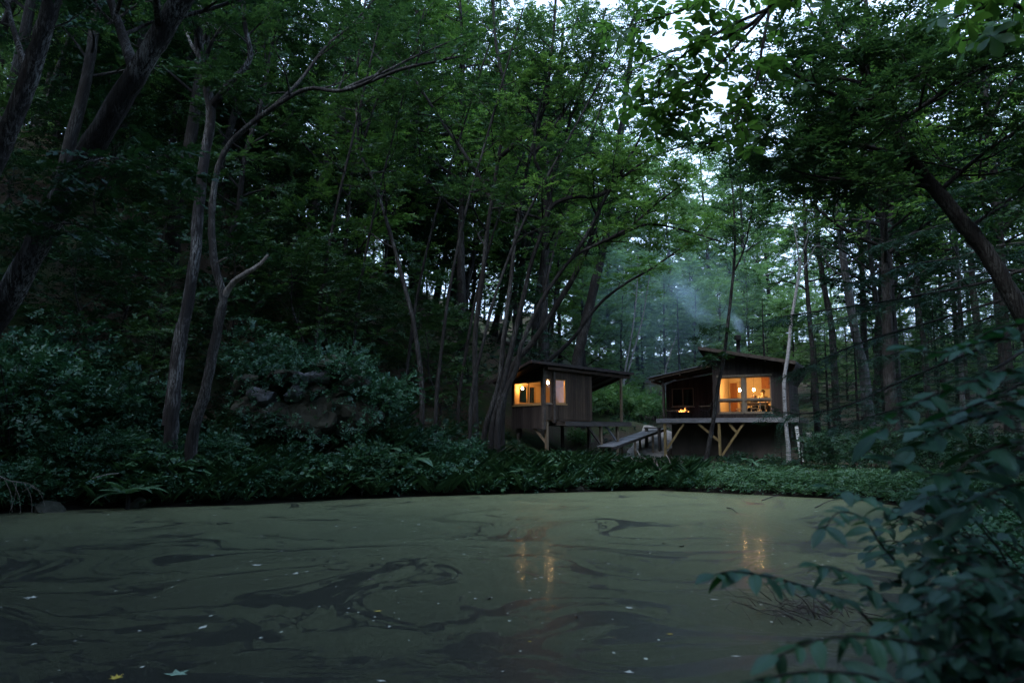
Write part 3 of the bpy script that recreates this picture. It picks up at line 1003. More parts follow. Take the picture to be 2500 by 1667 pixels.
DZ, SB = 2.56, 0.32                                  # deck level, main wall set back from the deck edge
X0, X1, YB = 2.66, 6.02, 3.6                         # main room
rtop = lambda a: 5.90 - 0.205 * (a - 2.2)
cf = lambda a, d, z: (a, SB + d, z)
op = [(2.92, 5.30, 2.78, 4.46)]
cw = wall_back(cab, M['plank_dark'], X0, X1, lambda a: rtop(a) - 0.1, DZ - 0.02, op, cf, 0.0, 0.08)
planks(cw, M['plank_dark'], X0, X1, lambda a: rtop(a) - 0.1, lambda a: DZ + 0.02, op, lambda a, d, z: cf(a, d - 0.024, z))
wall_back(cab, M['plaster'], X0, X1, lambda a: rtop(a) - 0.1, DZ, [], lambda a, d, z: (a, YB - d, z), 0, 0.08, 'back_wall')
sw_ = wall_back(cab, M['plaster'], SB + 0.085, YB - 0.085, lambda a: rtop(X0) - 0.12, DZ, [], lambda a, d, z: (X0 + d, a, z), 0, 0.08, 'side_wall')
planks(sw_, M['plank_dark'], SB + 0.085, YB, lambda a: rtop(X0) - 0.14, lambda a: DZ, [], lambda a, d, z: (X0 - 0.03 + d, a, z))
sw2 = wall_back(cab, M['plaster'], SB + 0.085, YB - 0.085, lambda a: rtop(X1) - 0.12, DZ, [], lambda a, d, z: (X1 - d, a, z), 0, 0.08, 'side_wall')
planks(sw2, M['plank_dark'], SB + 0.085, YB, lambda a: rtop(X1) - 0.14, lambda a: DZ - 0.9, [], lambda a, d, z: (X1 + 0.03 - d, a, z))
box('floor', X0 + 0.085, X1 - 0.085, SB + 0.085, YB - 0.085, DZ - 0.02, DZ + 0.02, M['floorwood'], cab)
hexa('ceiling', [(X0 + 0.085, SB + 0.085, 4.98), (X1 - 0.085, SB + 0.085, 4.78), (X1 - 0.085, YB - 0.085, 4.78), (X0 + 0.085, YB - 0.085, 4.98)],
     [(X0 + 0.085, SB + 0.085, 5.01), (X1 - 0.085, SB + 0.085, 4.81), (X1 - 0.085, YB - 0.085, 4.81), (X0 + 0.085, YB - 0.085, 5.01)], M['plaster'], cab)
# window wall: two tall upper lights, a rail, and low lights under it
wn_ = window(cab, 2.92, 4.00, 3.42, 4.46, cf, 0.0, M['frame_grey'], fw=0.05)
window(cab, 4.16, 5.30, 3.42, 4.46, cf, 0.0, M['frame_grey'], fw=0.05)
window(cab, 2.92, 4.00, 2.80, 3.33, cf, 0.0, M['frame_grey'], bars=(3.42,), fw=0.045)
window(cab, 4.16, 5.30, 2.80, 3.33, cf, 0.0, M['frame_grey'], bars=(4.78,), fw=0.045)
box('window_post', 4.002, 4.158, SB - 0.05, SB + 0.07, 2.78, 4.46, M['frame_grey'], cab)
box('window_rail', 2.92, 4.0, SB - 0.035, SB + 0.06, 3.332, 3.40, M['frame_grey'], cab)
box('window_rail', 4.16, 5.30, SB - 0.035, SB + 0.06, 3.332, 3.40, M['frame_grey'], cab)
box('window_head', 2.86, 5.36, SB - 0.06, SB - 0.025, 4.47, 4.56, M['frame_grey'], cab)
# slanted main roof
RXA, RXB, RYA, RYB = 2.2, 6.5, SB - 0.75, YB + 0.5
mr = hexa('roof', [(RXA, RYA, rtop(RXA) - 0.09), (RXB, RYA, rtop(RXB) - 0.09), (RXB, RYB, rtop(RXB) - 0.09), (RXA, RYB, rtop(RXA) - 0.09)],
          [(RXA, RYA, rtop(RXA)), (RXB, RYA, rtop(RXB)), (RXB, RYB, rtop(RXB)), (RXA, RYB, rtop(RXA))], M['roof'], cab)
for k in range(12):
    y = RYA + 0.05 + k * (RYB - RYA - 0.1) / 11
    beam('roof_seam', (RXA, y, rtop(RXA) + 0.012), (RXB, y, rtop(RXB) + 0.012), 0.03, 0.025, M['roof'], mr)
beam('fascia', (RXA, RYA - 0.015, rtop(RXA) - 0.06), (RXB, RYA - 0.015, rtop(RXB) - 0.06), 0.025, 0.15, M['beam'], mr)
for x in (2.75, 3.55, 4.4, 5.2, 5.95):
    beam('rafter', (x, RYA + 0.02, rtop(x) - 0.15), (x, RYB - 0.1, rtop(x) - 0.15), 0.06, 0.11, M['plank_dark'], mr)
hexa('soffit', [(RXA + 0.02, RYA + 0.03, rtop(RXA) - 0.17), (X0 - 0.032, SB - 0.03, 4.92), (X0 - 0.032, YB, 4.92), (RXA + 0.02, RYB - 0.05, rtop(RXA) - 0.17)],
     [(RXA + 0.02, RYA + 0.03, rtop(RXA) - 0.10), (X0 - 0.032, SB - 0.03, rtop(X0) - 0.10), (X0 - 0.032, YB, rtop(X0) - 0.10), (RXA + 0.02, RYB - 0.05, rtop(RXA) - 0.10)], M['plank_dark'], mr)
hexa('soffit', [(X1 + 0.035, SB - 0.03, 4.1), (RXB - 0.02, RYA + 0.03, rtop(RXB) - 0.2), (RXB - 0.02, RYB - 0.05, rtop(RXB) - 0.2), (X1 + 0.035, YB, 4.1)],
     [(X1 + 0.035, SB - 0.03, rtop(X1) - 0.10), (RXB - 0.02, RYA + 0.03, rtop(RXB) - 0.10), (RXB - 0.02, RYB - 0.05, rtop(RXB) - 0.10), (X1 + 0.035, YB, rtop(X1) - 0.10)], M['plank_dark'], mr)
# chimney
ch = mesh_obj('chimney', *[np.array(a) if i == 0 else a for i, a in enumerate(lathe([(0.14, 0), (0.14, 0.1), (0.1, 0.14), (0.1, 0.82), (0.11, 0.82)], 16))], M['iron'], cab, True, loc=(3.62, SB + 1.5, rtop(3.62) - 0.03))
V, F = lathe([(0.1, 0.80), (0.17, 0.80), (0.175, 0.84), (0.175, 1.02), (0.15, 1.05), (0.001, 1.06)], 16)
mesh_obj('chimney_cap', V, F, M['iron'], ch, False)
# porch: back wall, window, corrugated lean-to roof
pop = [(0.2, 1.32, 3.2, 4.12)]
pw = wall_back(cab, M['plank_dark'], -0.1, X0 - 0.035, lambda a: 4.42 + 0.15 * a, DZ, pop, lambda a, d, z: (a, 2.0 + d, z), 0, 0.08)
planks(pw, M['plank_dark'], -0.1, X0 - 0.04, lambda a: 4.42 + 0.15 * a, lambda a: DZ + 0.01, pop, lambda a, d, z: (a, 1.976 + d, z))
window(cab, 0.2, 1.32, 3.2, 4.12, lambda a, d, z: (a, 1.97 + d, z), 0.0, M['frame_grey'], bars=(0.76,), fw=0.045)
box('porch_room_wall', -0.1, X0 - 0.035, 3.4, 3.48, DZ, 4.3, M['plank_dark'], cab)
box('porch_end_wall', -0.1, -0.02, 2.085, 3.4, DZ, 4.3, M['plank_dark'], cab)
proof = lambda x: 4.52 + 0.185 * (x + 0.36)
xs = np.linspace(-0.4, X0 - 0.04, 2)
ys = np.linspace(-0.32, 3.5, 77)
PV = []
for x in xs:
    for i, y in enumerate(ys):
        PV.append((x, y, proof(x) + 0.02 * math.sin(i * math.pi / 2)))
for x in xs:
    for i, y in enumerate(ys):
        PV.append((x, y, proof(x) + 0.02 * math.sin(i * math.pi / 2) - 0.006))
PF = []
for i in range(76):
    PF += [(i, i + 1, 77 + i + 1, 77 + i), (154 + i, 154 + 77 + i, 154 + 77 + i + 1, 154 + i + 1)]
for k in (0, 77):
    for i in range(76):
        PF.append((k + i, 154 + k + i, 154 + k + i + 1, k + i + 1))
PF += [(0, 77, 231, 154), (76, 230, 307, 153)]
pr = mesh_obj('porch_roof', PV, PF, M['corrugated'], cab)
for y in (-0.22, 0.8, 1.85):
    beam('rafter', (-0.3, y, proof(-0.3) - 0.085), (X0 - 0.06, y, proof(X0 - 0.06) - 0.085), 0.05, 0.11, M['plank'], pr)
beam('purlin', (-0.12, -0.3, 4.33), (-0.12, 3.0, 4.33), 0.07, 0.1, M['plank'], pr)
beam('purlin', (1.25, -0.3, proof(1.25) - 0.19), (1.25, 3.0, proof(1.25) - 0.19), 0.07, 0.1, M['plank'], pr)
for (x, y) in ((0.32, 0.06), (0.02, 1.2)):
    beam('porch_post', (x, y, DZ), (x, y, proof(x) - 0.14), 0.09, 0.09, M['beam'], cab)
beam('porch_brace', (0.34, 0.06, 4.18), (0.95, 0.06, 4.42), 0.05, 0.08, M['deck'], cab)
# deck
dk = box('deck', 0.0, 6.5, 0.01, 3.55, DZ - 0.24, DZ - 0.036, M['beam'], cab)
nbd = 13
for k in range(nbd):
    y0 = -0.02 + k * 0.145
    box('deck_board', -0.02, X0 - 0.04 if y0 > SB - 0.15 else 6.52, y0 + 0.004, y0 + 0.141, DZ - 0.03, DZ, M['deck'], dk)
box('edge_board', -0.02, 3.2, -0.045, 0.008, DZ - 0.21, DZ - 0.004, M['deck'], dk)
box('edge_board', 3.205, 6.52, -0.045, 0.008, DZ - 0.21, DZ - 0.004, M['deck'], dk)
box('edge_board', -0.045, -0.002, 0.0, 2.0, DZ - 0.21, DZ - 0.004, M['deck'], dk)


def cab_px(px):
    """deck-edge position that the photo shows at this column"""
    u = (px - 1250) / FPX
    return (u * RO[1] - RO[0]) / (math.cos(RA) - u * math.sin(RA))


for px in (1620, 1752):
    x = cab_px(px)
    beam('deck_post', (x, 0.07, gz(*cab_world(x, 0.07)) - 0.2), (x, 0.07, DZ - 0.24), 0.115, 0.115, M['post_yellow'], cab)
def brace(p0, p1):
    x0, x1 = cab_px(p0[0]), cab_px(p1[0])
    z0 = CAMH + (1060 - p0[1]) * cab_world(x0, 0)[1] / FPX
    z1 = CAMH + (1060 - p1[1]) * cab_world(x1, 0)[1] / FPX
    beam('brace', (x0, 0.10, z0), (x1, 0.10, min(z1, DZ - 0.23)), 0.06, 0.10, M['post_yellow'], cab)
brace((1624, 1094), (1666, 1034))
brace((1750, 1076), (1700, 1034))
brace((1755, 1112), (1812, 1031))
brace((1794, 1056), (1774, 1032))
# foundation, built of large panels
fd = box('foundation', 0.35, 6.2, 1.28, 3.5, -0.1, DZ - 0.26, M['concrete'], cab)
for k in range(6):
    a = 0.35 + k * 0.976
    for (z0, z1) in ((0.0, 1.05), (1.06, 2.26)):
        box('panel', a + 0.006, a + 0.970, 1.24, 1.278, z0, z1, M['concrete'], fd)
# what stands in the lit room
kit = thing('wall_cabinet', 'reddish wooden cupboard high on the lit cabin wall', 'cupboard', cab_pt(4.42, YB - 0.085, 4.06), RA)
box('carcass', 0, 0.72, -0.36, 0.0, 0, 0.62, M['cabinet'], kit)
for a in (0.01, 0.365):
    d_ = box('door', a, a + 0.345, -0.385, -0.362, 0.01, 0.61, M['cabinet'], kit)
    box('knob', a + 0.16, a + 0.19, -0.405, -0.387, 0.06, 0.09, M['iron'], d_)
dr = thing('inner_door', 'plain wooden door frame at the end wall of the lit room', 'door', cab_pt(X0 + 0.10, YB - 0.082, DZ + 0.02), RA)
dp = box('door_leaf', 0.06, 0.40, -0.03, 0.0, 0.0, 1.82, M['cabinet'], dr)
box('handle', 0.34, 0.37, -0.06, -0.032, 0.85, 0.97, M['iron'], dp)
box('frame', 0.0, 0.055, -0.05, 0.0, 0.0, 1.88, M['ply'], dr)
box('frame', 0.405, 0.46, -0.05, 0.0, 0.0, 1.88, M['ply'], dr)
tb = thing('dining_table', 'wooden table inside the lit cabin behind the low panes', 'table', cab_pt(4.35, SB + 1.0, DZ + 0.02), RA)
box('table_top', -0.62, 0.62, -0.35, 0.35, 0.66, 0.70, M['floorwood'], tb)
for sx in (-0.55, 0.55):
    for sy in (-0.28, 0.28):
        beam('leg', (sx, sy, 0), (sx, sy, 0.66), 0.06, 0.06, M['floorwood'], tb)
box('apron', -0.52, 0.52, -0.30, -0.275, 0.56, 0.655, M['floorwood'], tb)
for k, (x, y, lab) in enumerate(((3.75, SB + 0.75, 'dark wooden stool left of the table in the lit room'), (4.45, SB + 0.42, 'pale wooden stool in front of the table in the lit room'))):
    st = thing('stool', lab, 'stool', cab_pt(x, y, DZ + 0.02), RA + 0.2 * k, 'stools in the cabin')
    box('seat', -0.17, 0.17, -0.15, 0.15, 0.40, 0.44, M['ply'], st)
    for sx in (-0.13, 0.13):
        for sy in (-0.11, 0.11):
            beam('leg', (sx * 1.15, sy * 1.15, 0), (sx, sy, 0.40), 0.035, 0.035, M['ply'], st)
pendant_lamp(cab_pt(3.66, SB + 1.25, 3.92), 4.9, 'glowing bare bulb left of centre post in the big cabin window')
pendant_lamp(cab_pt(4.28, SB + 1.45, 3.93), 4.85, 'glowing bare bulb above the two people in the big cabin window')


# ---- the two people
def person(loc, rz, s, shirt, label, head_tilt=0.25):
    t = thing('person', label, 'person', loc, rz, 'people sitting in the lit cabin', s)
    # seated skeleton: faces -y, seat at z 0.44
    J = {'pelvis': (0, 0.02, 0.50, 0.13), 'waist': (0, 0.03, 0.68, 0.12), 'chest': (0, 0.02, 0.88, 0.135), 'neck0': (0, 0.0, 1.04, 0.065), 'neck': (0, -0.015, 1.10, 0.052),
         'jaw': (0, -0.055, 1.155, 0.062), 'head': (0, -0.045, 1.235, 0.092), 'crown': (0, -0.03, 1.30, 0.075)}
    E = [('pelvis', 'waist'), ('waist', 'chest'), ('chest', 'neck0'), ('neck0', 'neck'), ('neck', 'jaw'), ('jaw', 'head'), ('head', 'crown')]
    for sd_, nm in ((-1, 'l'), (1, 'r')):
        J.update({nm + 'sh': (0.17 * sd_, 0.02, 0.98, 0.062), nm + 'el': (0.23 * sd_, -0.08, 0.74, 0.045), nm + 'wr': (0.12 * sd_, -0.28, 0.74, 0.030), nm + 'pa': (0.09 * sd_, -0.345, 0.745, 0.032),
                  nm + 'hip': (0.10 * sd_, 0.0, 0.49, 0.095), nm + 'kn': (0.13 * sd_, -0.42, 0.50, 0.06), nm + 'an': (0.13 * sd_, -0.40, 0.08, 0.038), nm + 'to': (0.14 * sd_, -0.55, 0.035, 0.032)})
        E += [('chest', nm + 'sh'), (nm + 'sh', nm + 'el'), (nm + 'el', nm + 'wr'), (nm + 'wr', nm + 'pa'), ('pelvis', nm + 'hip'), (nm + 'hip', nm + 'kn'), (nm + 'kn', nm + 'an'), (nm + 'an', nm + 'to')]
        for q in range(4):
            b0 = (0.09 * sd_ + (q - 1.5) * 0.02, -0.375, 0.75, 0.0095)
            b1 = (0.085 * sd_ + (q - 1.5) * 0.021, -0.405 - 0.008 * (1.5 - abs(q - 1.5)), 0.742, 0.009)
            b2 = (0.082 * sd_ + (q - 1.5) * 0.020, -0.425 - 0.012 * (1.5 - abs(q - 1.5)), 0.722, 0.008)
            for i_, v_ in enumerate((b0, b1, b2)):
                J[f'{nm}f{q}{i_}'] = v_
            E += [(nm + 'pa', f'{nm}f{q}0'), (f'{nm}f{q}0', f'{nm}f{q}1'), (f'{nm}f{q}1', f'{nm}f{q}2')]
        J[nm + 't0'] = (0.09 * sd_ - 0.036 * sd_, -0.34, 0.748, 0.010)
        J[nm + 't1'] = (0.09 * sd_ - 0.058 * sd_, -0.372, 0.742, 0.009)
        E += [(nm + 'pa', nm + 't0'), (nm + 't0', nm + 't1')]
    keys = list(J)
    me = bpy.data.meshes.new('body')
    me.from_pydata([J[k][:3] for k in keys], [(keys.index(a), keys.index(b)) for a, b in E], [])
    ob = bpy.data.objects.new('body', me)
    COL.objects.link(ob)
    ob.parent = t
    md = ob.modifiers.new('skin', 'SKIN')
    md.use_smooth_shade = True
    for i_, k in enumerate(keys):
        sv = me.skin_vertices[0].data[i_]
        sv.radius = (J[k][3], J[k][3])
        sv.use_root = k == 'pelvis'
    sb = ob.modifiers.new('sub', 'SUBSURF')
    sb.levels = sb.render_levels = 2
    me.materials.append(M['skin'])
    # clothes and hair
    C = np.array([(0, 0.02, 0.47), (0, 0.03, 0.62), (0, 0.03, 0.76), (0, 0.02, 0.92), (0, 0.01, 1.01), (0, 0.0, 1.06)])
    V, F = tube(C, [0.155, 0.150, 0.160, 0.168, 0.13, 0.075], 12)
    V[:, 0] *= 1.16
    mesh_obj('shirt', V, F, shirt, t, True)
    for sd_ in (-1, 1):
        C = catmull([(0.13 * sd_, 0.02, 1.0), (0.19 * sd_, 0.01, 0.94), (0.235 * sd_, -0.08, 0.74), (0.14 * sd_, -0.25, 0.74)], 9)
        V, F = tube(C, np.linspace(0.085, 0.046, 9), 9)
        mesh_obj('sleeve', V, F, shirt, t, True)
        C = catmull([(0.09 * sd_, 0.04, 0.50), (0.13 * sd_, -0.42, 0.50), (0.13 * sd_, -0.41, 0.34), (0.13 * sd_, -0.40, 0.10)], 12)
        V, F = tube(C, np.linspace(0.118, 0.058, 12), 9)
        mesh_obj('trouser_leg', V, F, M['trouser'], t, True)
    # hair cap: open at the face
    hv, hf, k = [], [], 14
    for i_ in range(8):
        ph = i_ / 7 * 2.05
        for j in range(k):
            th = j / k * 2 * math.pi
            front = max(0.0, -math.sin(th))
            ph2 = ph * (1 - 0.48 * front)
            rr_ = 0.112 + 0.006 * math.sin(5 * th + 3 * i_)
            hv.append((rr_ * math.sin(ph2) * math.cos(th), -0.035 + rr_ * 1.08 * math.sin(ph2) * math.sin(th), 1.235 + rr_ * 1.1 * math.cos(ph2)))
    for i_ in range(7):
        for j in range(k):
            hf.append((i_ * k + j, i_ * k + (j + 1) % k, (i_ + 1) * k + (j + 1) % k, (i_ + 1) * k + j))
    mesh_obj('hair', hv, hf, M['hair'], t, True)
    for sd_ in (-1, 1):
        V, F = lathe([(0.001, -0.011), (0.009, -0.006), (0.011, 0), (0.009, 0.006), (0.001, 0.011)], 8)
        mesh_obj('eye', V, F, M['black'], t, True, loc=(0.034 * sd_, -0.128, 1.225))
        V, F = lathe([(0.001, -0.03), (0.016, -0.018), (0.02, 0.005), (0.012, 0.028), (0.001, 0.032)], 8)
        mesh_obj('ear', V, F, M['skin'], t, True, loc=(0.094 * sd_, -0.04, 1.22))
    mesh_obj('nose', [(-0.012, -0.128, 1.195), (0.012, -0.128, 1.195), (0, -0.122, 1.235), (0, -0.155, 1.200)], [(0, 1, 3), (1, 2, 3), (2, 0, 3), (0, 2, 1)], M['skin'], t, True)
    box('mouth', -0.022, 0.022, -0.120, -0.112, 1.163, 1.170, M['cabinet'], t)
    return t


person(cab_pt(4.64, SB + 1.72, DZ + 0.02), RA + 0.45, 1.0, M['shirt_tan'], 'dark-haired person in a tan top seated under the cupboard')
person(cab_pt(4.27, SB + 1.62, DZ + 0.02), RA - 0.35, 0.83, M['shirt_dark'], 'smaller dark-haired person seated at the table beside the tan top')

# ---- fire bowl and seats on the deck
fb = thing('fire_bowl', 'black iron fire bowl with burning logs on the cabin deck', 'fire bowl', cab_pt(1.12, 0.75, DZ), RA)
V, F = lathe([(0.10, 0.17), (0.28, 0.22), (0.36, 0.31), (0.37, 0.31), (0.29, 0.205), (0.10, 0.15), (0.10, 0.17)], 18)
mesh_obj('bowl', V, F, M['iron'], fb, True)
for k in range(3):
    a = k * 2.09 + 0.4
    beam('leg', (0.30 * math.cos(a), 0.30 * math.sin(a), 0), (0.2 * math.cos(a), 0.2 * math.sin(a), 0.2), 0.025, 0.025, M['iron'], fb)
for k in range(4):
    a = k * 0.8 + 0.2
    lg = thing('firewood_log', ['charred log lying lowest in the fire bowl', 'charred log crossing the fire bowl', 'charred log leaning over the fire bowl rim', 'short charred log on top of the fire'][k], 'log', cab_pt(1.12, 0.75, DZ + 0.24 + 0.035 * k), RA + a, 'logs in the fire')
    V, F = tube(np.array([(-0.24, 0, 0.0), (-0.1, 0, 0.01), (0.1, 0.01, 0.03), (0.25, 0, 0.06)]), [0.035, 0.04, 0.038, 0.03], 8, 0.08)
    mesh_obj('log_body', V, F, M['bark_dark'], lg)
    V, F = tube(np.array([(-0.12, 0, 0.006), (0.0, 0.004, 0.02), (0.12, 0.008, 0.034)]), [0.041, 0.045, 0.041], 8, 0.06)
    mesh_obj('ember', V, F, M['ember'], lg)
fi = thing('campfire_flame', 'orange flames licking up from the fire bowl on the deck', 'fire', cab_pt(1.12, 0.75, DZ + 0.28), RA)
for k, (x, h, r_) in enumerate(((-0.22, 0.10, 0.026), (-0.14, 0.18, 0.034), (-0.05, 0.11, 0.026), (0.07, 0.25, 0.030), (0.15, 0.12, 0.026), (0.23, 0.08, 0.02))):
    C = catmull([(x, 0, 0), (x + 0.02, 0.01, h * 0.4), (x - 0.025, 0, h * 0.75), (x + 0.02, 0, h)], 8)
    V, F = tube(C, [r_ * 0.6, r_, r_ * 0.9, r_ * 0.7, r_ * 0.5, r_ * 0.34, r_ * 0.18, 0.004], 8)
    mesh_obj('flame_tongue', V, F, M['flame'], fi, True)
cc = thing('camp_chair', 'dark folding camp chair beside the fire bowl on the deck', 'chair', cab_pt(2.15, 0.85, DZ), RA - 1.45)
for sx in (-0.25, 0.25):
    beam('leg', (sx, -0.24, 0), (sx, 0.24, 0.42), 0.025, 0.025, M['iron'], cc)
    beam('leg', (sx, 0.26, 0), (sx, -0.24, 0.40), 0.025, 0.025, M['iron'], cc)
    beam('back_post', (sx, 0.18, 0.36), (sx, 0.42, 0.92), 0.025, 0.025, M['iron'], cc)
    beam('armrest', (sx, -0.26, 0.58), (sx, 0.30, 0.60), 0.05, 0.02, M['post'], cc)
hexa('seat', [(-0.25, -0.24, 0.40), (0.25, -0.24, 0.40), (0.25, 0.2, 0.34), (-0.25, 0.2, 0.34)], [(-0.25, -0.24, 0.415), (0.25, -0.24, 0.415), (0.25, 0.2, 0.355), (-0.25, 0.2, 0.355)], M['cloth_dark'], cc)
hexa('backrest', [(-0.25, 0.2, 0.42), (0.25, 0.2, 0.42), (0.25, 0.215, 0.42), (-0.25, 0.215, 0.42)], [(-0.25, 0.41, 0.90), (0.25, 0.41, 0.90), (0.25, 0.425, 0.90), (-0.25, 0.425, 0.90)], M['cloth_dark'], cc)
ct = thing('camp_table', 'low folding table at the corner post of the cabin deck', 'table', cab_pt(0.62, 0.5, DZ), RA)
for k in range(5):
    box('slat', -0.3, 0.3, -0.2 + k * 0.08, -0.125 + k * 0.08, 0.38, 0.40, M['post'], ct)
for sx in (-0.24, 0.24):
    beam('leg', (sx, -0.18, 0), (sx, 0.18, 0.38), 0.022, 0.022, M['iron'], ct)
    beam('leg', (sx, 0.18, 0), (sx, -0.18, 0.38), 0.022, 0.022, M['iron'], ct)

# ---- boardwalk, bench, measuring post, bucket
a0, a1 = P(1478, 1090, 33.0), P(1606, 1046, 38.4)
bw = thing('boardwalk', 'grey plank boardwalk sloping up from the stilt hut to the dirt path', 'walkway', (0, 0, 0))
dv = unit(a1 - a0)
sv_ = unit(np.cross(dv, (0, 0, 1)))
L_ = np.linalg.norm(a1 - a0)
nb = int(L_ / 0.16)
for k in range(nb):
    p = a0 + dv * (k + 0.5) * L_ / nb
    beam('plank', p - sv_ * 0.42 + np.array((0, 0, random.uniform(-0.006, 0.006))), p + sv_ * 0.42, 0.15, 0.03, M['deck'], bw, up=np.cross(sv_, dv))
for s_ in (-0.34, 0.34):
    beam('stringer', a0 + sv_ * s_ - np.array((0, 0, 0.085)), a1 + sv_ * s_ - np.array((0, 0, 0.085)), 0.06, 0.12, M['beam'], bw)
    for f_ in (0.08, 0.4, 0.75):
        p = a0 + dv * L_ * f_ + sv_ * s_
        beam('support', (p[0], p[1], gz(p[0], p[1]) - 0.2), (p[0], p[1], p[2] - 0.15), 0.1, 0.1, M['post'], bw)
bp = P(1594, 1060, 37.4)
bn = thing('bench', 'low dark bench at the top end of the boardwalk', 'bench', (bp[0], bp[1], gz(bp[0], bp[1])), R(-20))
bh = max(0.45, bp[2] + 0.35 - gz(bp[0], bp[1]))
for k in range(3):
    box('slat', -0.42, 0.42, -0.19 + k * 0.13, -0.07 + k * 0.13, bh - 0.05, bh, M['deck_dark'], bn)
for sx in (-0.32, 0.32):
    box('leg', sx - 0.06, sx + 0.06, -0.17, 0.17, -0.2, bh - 0.052, M['deck_dark'], bn)
mp0, mp1 = P(1957, 1100, 31.5), P(1944, 1040, 31.5)
mp = thing('gauge_post', 'white water gauge post with black tick marks beside the cabin', 'post', tuple(mp0))
beam('staff', (0, 0, -0.5), mp1 - mp0, 0.14, 0.03, M['white'], mp, up=(0, 1, 0))
for k in range(6):
    q = (mp1 - mp0) * (k + 0.6) / 6.4
    box('tick_mark', q[0] - 0.055, q[0] + (0.02 if k % 2 else -0.02), q[1] - 0.12, q[1] - 0.105, q[2] - 0.012, q[2] + 0.012, M['black'], mp)
    mp.children[-1].location = (0, 0.03, 0)
bk = P(1975, 1064, 33.0)
bu = thing('bucket', 'small white bucket on the dark slope right of the cabin', 'bucket', (bk[0], bk[1], max(gz(bk[0], bk[1]) - 0.02, bk[2] - 0.1)))
V, F = lathe([(0.001, 0), (0.10, 0), (0.13, 0.24), (0.14, 0.25), (0.12, 0.24), (0.095, 0.02), (0.001, 0.02)], 14)
mesh_obj('pail', V, F, M['white'], bu, True)
V, F = tube(catmull([(-0.13, 0, 0.24), (-0.08, -0.1, 0.33), (0.08, -0.1, 0.33), (0.13, 0, 0.24)], 9), [0.006] * 9, 5)
mesh_obj('handle', V, F, M['iron'], bu)
w0, w1 = P(1415, 858, 44), P(1640, 882, 50)
C = catmull([w0, (w0 + w1) / 2 - np.array((0, 0, 0.35)), w1], 14)
V, F = tube(C, [0.012] * 14, 5)
tag(mesh_obj('utility_wire', V, F, M['iron']), 'thin wire strung across the valley behind the stilt hut', 'wire')
# ------------------------------------------------------------------ trees
def path3(pts):
    return [P(*p) for p in pts]


def rooted(pts):
    """world path whose foot is carried down into the ground"""
    w = path3(pts)
    g = gz(w[0][0], w[0][1])
    if w[0][2] > g - 0.1:
        w.insert(0, np.array((w[0][0] * 1.0, w[0][1], g - 0.25)))
    return w


def hero(name, label, paths, bark, leaf, m=13, L=0.12, wd=0.55, group=None, mats=None):
    """paths: [part, points, r0, r1, grow-settings or None]; the first one is the trunk"""
    first = rooted(paths[0][1])
    base = first[0].copy()
    base[2] += 0.25
    root = thing(name, label, 'tree', tuple(base), 0, group)
    t = Tree(base)
    for i, (part, pts, r0, r1, gs) in enumerate(paths):
        w = first if i == 0 else path3(pts)
        C, rr = t.limb(w, r0, r1, 10 if r0 > 0.1 else 7, part if i == 0 else f'{part}#{i}', n=max(10, 5 * len(w)), flare=(0.6 if r0 > 0.16 else 0.28) if i == 0 else 0.0, rough=0.06)
        if gs:
            t.grow(C, rr, part=(part if i == 0 else f'{part}#{i}'), **gs)
    t.build(root, bark, leaf, m, L, wd, mats=mats)
    return root


G = lambda n=10, L=2.6, t0=0.45, t1=1.0, up=0.35, sub=5, spr=5, sl=0.55, wide=1.0, bias=None: dict(n=n, L=L, t0=t0, t1=t1, up=up, sub=sub, spr=spr, sl=sl, wide=wide, bias=bias)

# left: two leaning pale trunks near the camera
hero('leaning_tree', 'thick mottled trunk leaning right across the upper left of the view', [
    ('trunk', [(-250, 1060, 10.9), (-110, 910, 10.7), (0, 760, 10.6), (110, 560, 10.4), (200, 400, 10.2), (300, 235, 10.0), (400, 70, 9.9), (470, -60, 9.8), (560, -330, 9.6)], 0.19, 0.14, G(9, 2.8, 0.75, 1.0, 0.3)),
    ('limb', [(330, 180, 9.95), (290, 60, 10.6), (240, -80, 11.2)], 0.09, 0.04, G(6, 1.8, 0.3)),
    ('limb', [(215, 375, 10.2), (260, 385, 9.6), (330, 395, 9.2), (400, 430, 8.9)], 0.025, 0.008, G(6, 0.9, 0.2, sub=4, spr=4, sl=0.4, up=-0.05)),
    ('limb', [(110, 560, 10.4), (160, 545, 9.8), (230, 560, 9.4), (290, 600, 9.1)], 0.022, 0.008, G(6, 0.9, 0.15, sub=4, spr=4, sl=0.4, up=-0.1)),
], M['bark_pale'], M['leaf_dark'], 13, 0.10)
hero('leaning_tree', 'second pale trunk leaning in at the far left edge', [
    ('trunk', [(-190, 840, 12.2), (-40, 460, 12.0), (20, 320, 11.9), (70, 190, 11.8), (110, 60, 11.7), (150, -80, 11.6), (200, -300, 11.5)], 0.17, 0.13, G(9, 2.8, 0.7, 1.0)),
    ('limb', [(70, 190, 11.8), (30, 60, 12.3), (0, -60, 12.8)], 0.06, 0.03, G(6, 1.8, 0.3)),
], M['bark_pale'], M['leaf_dark'], 13, 0.10)

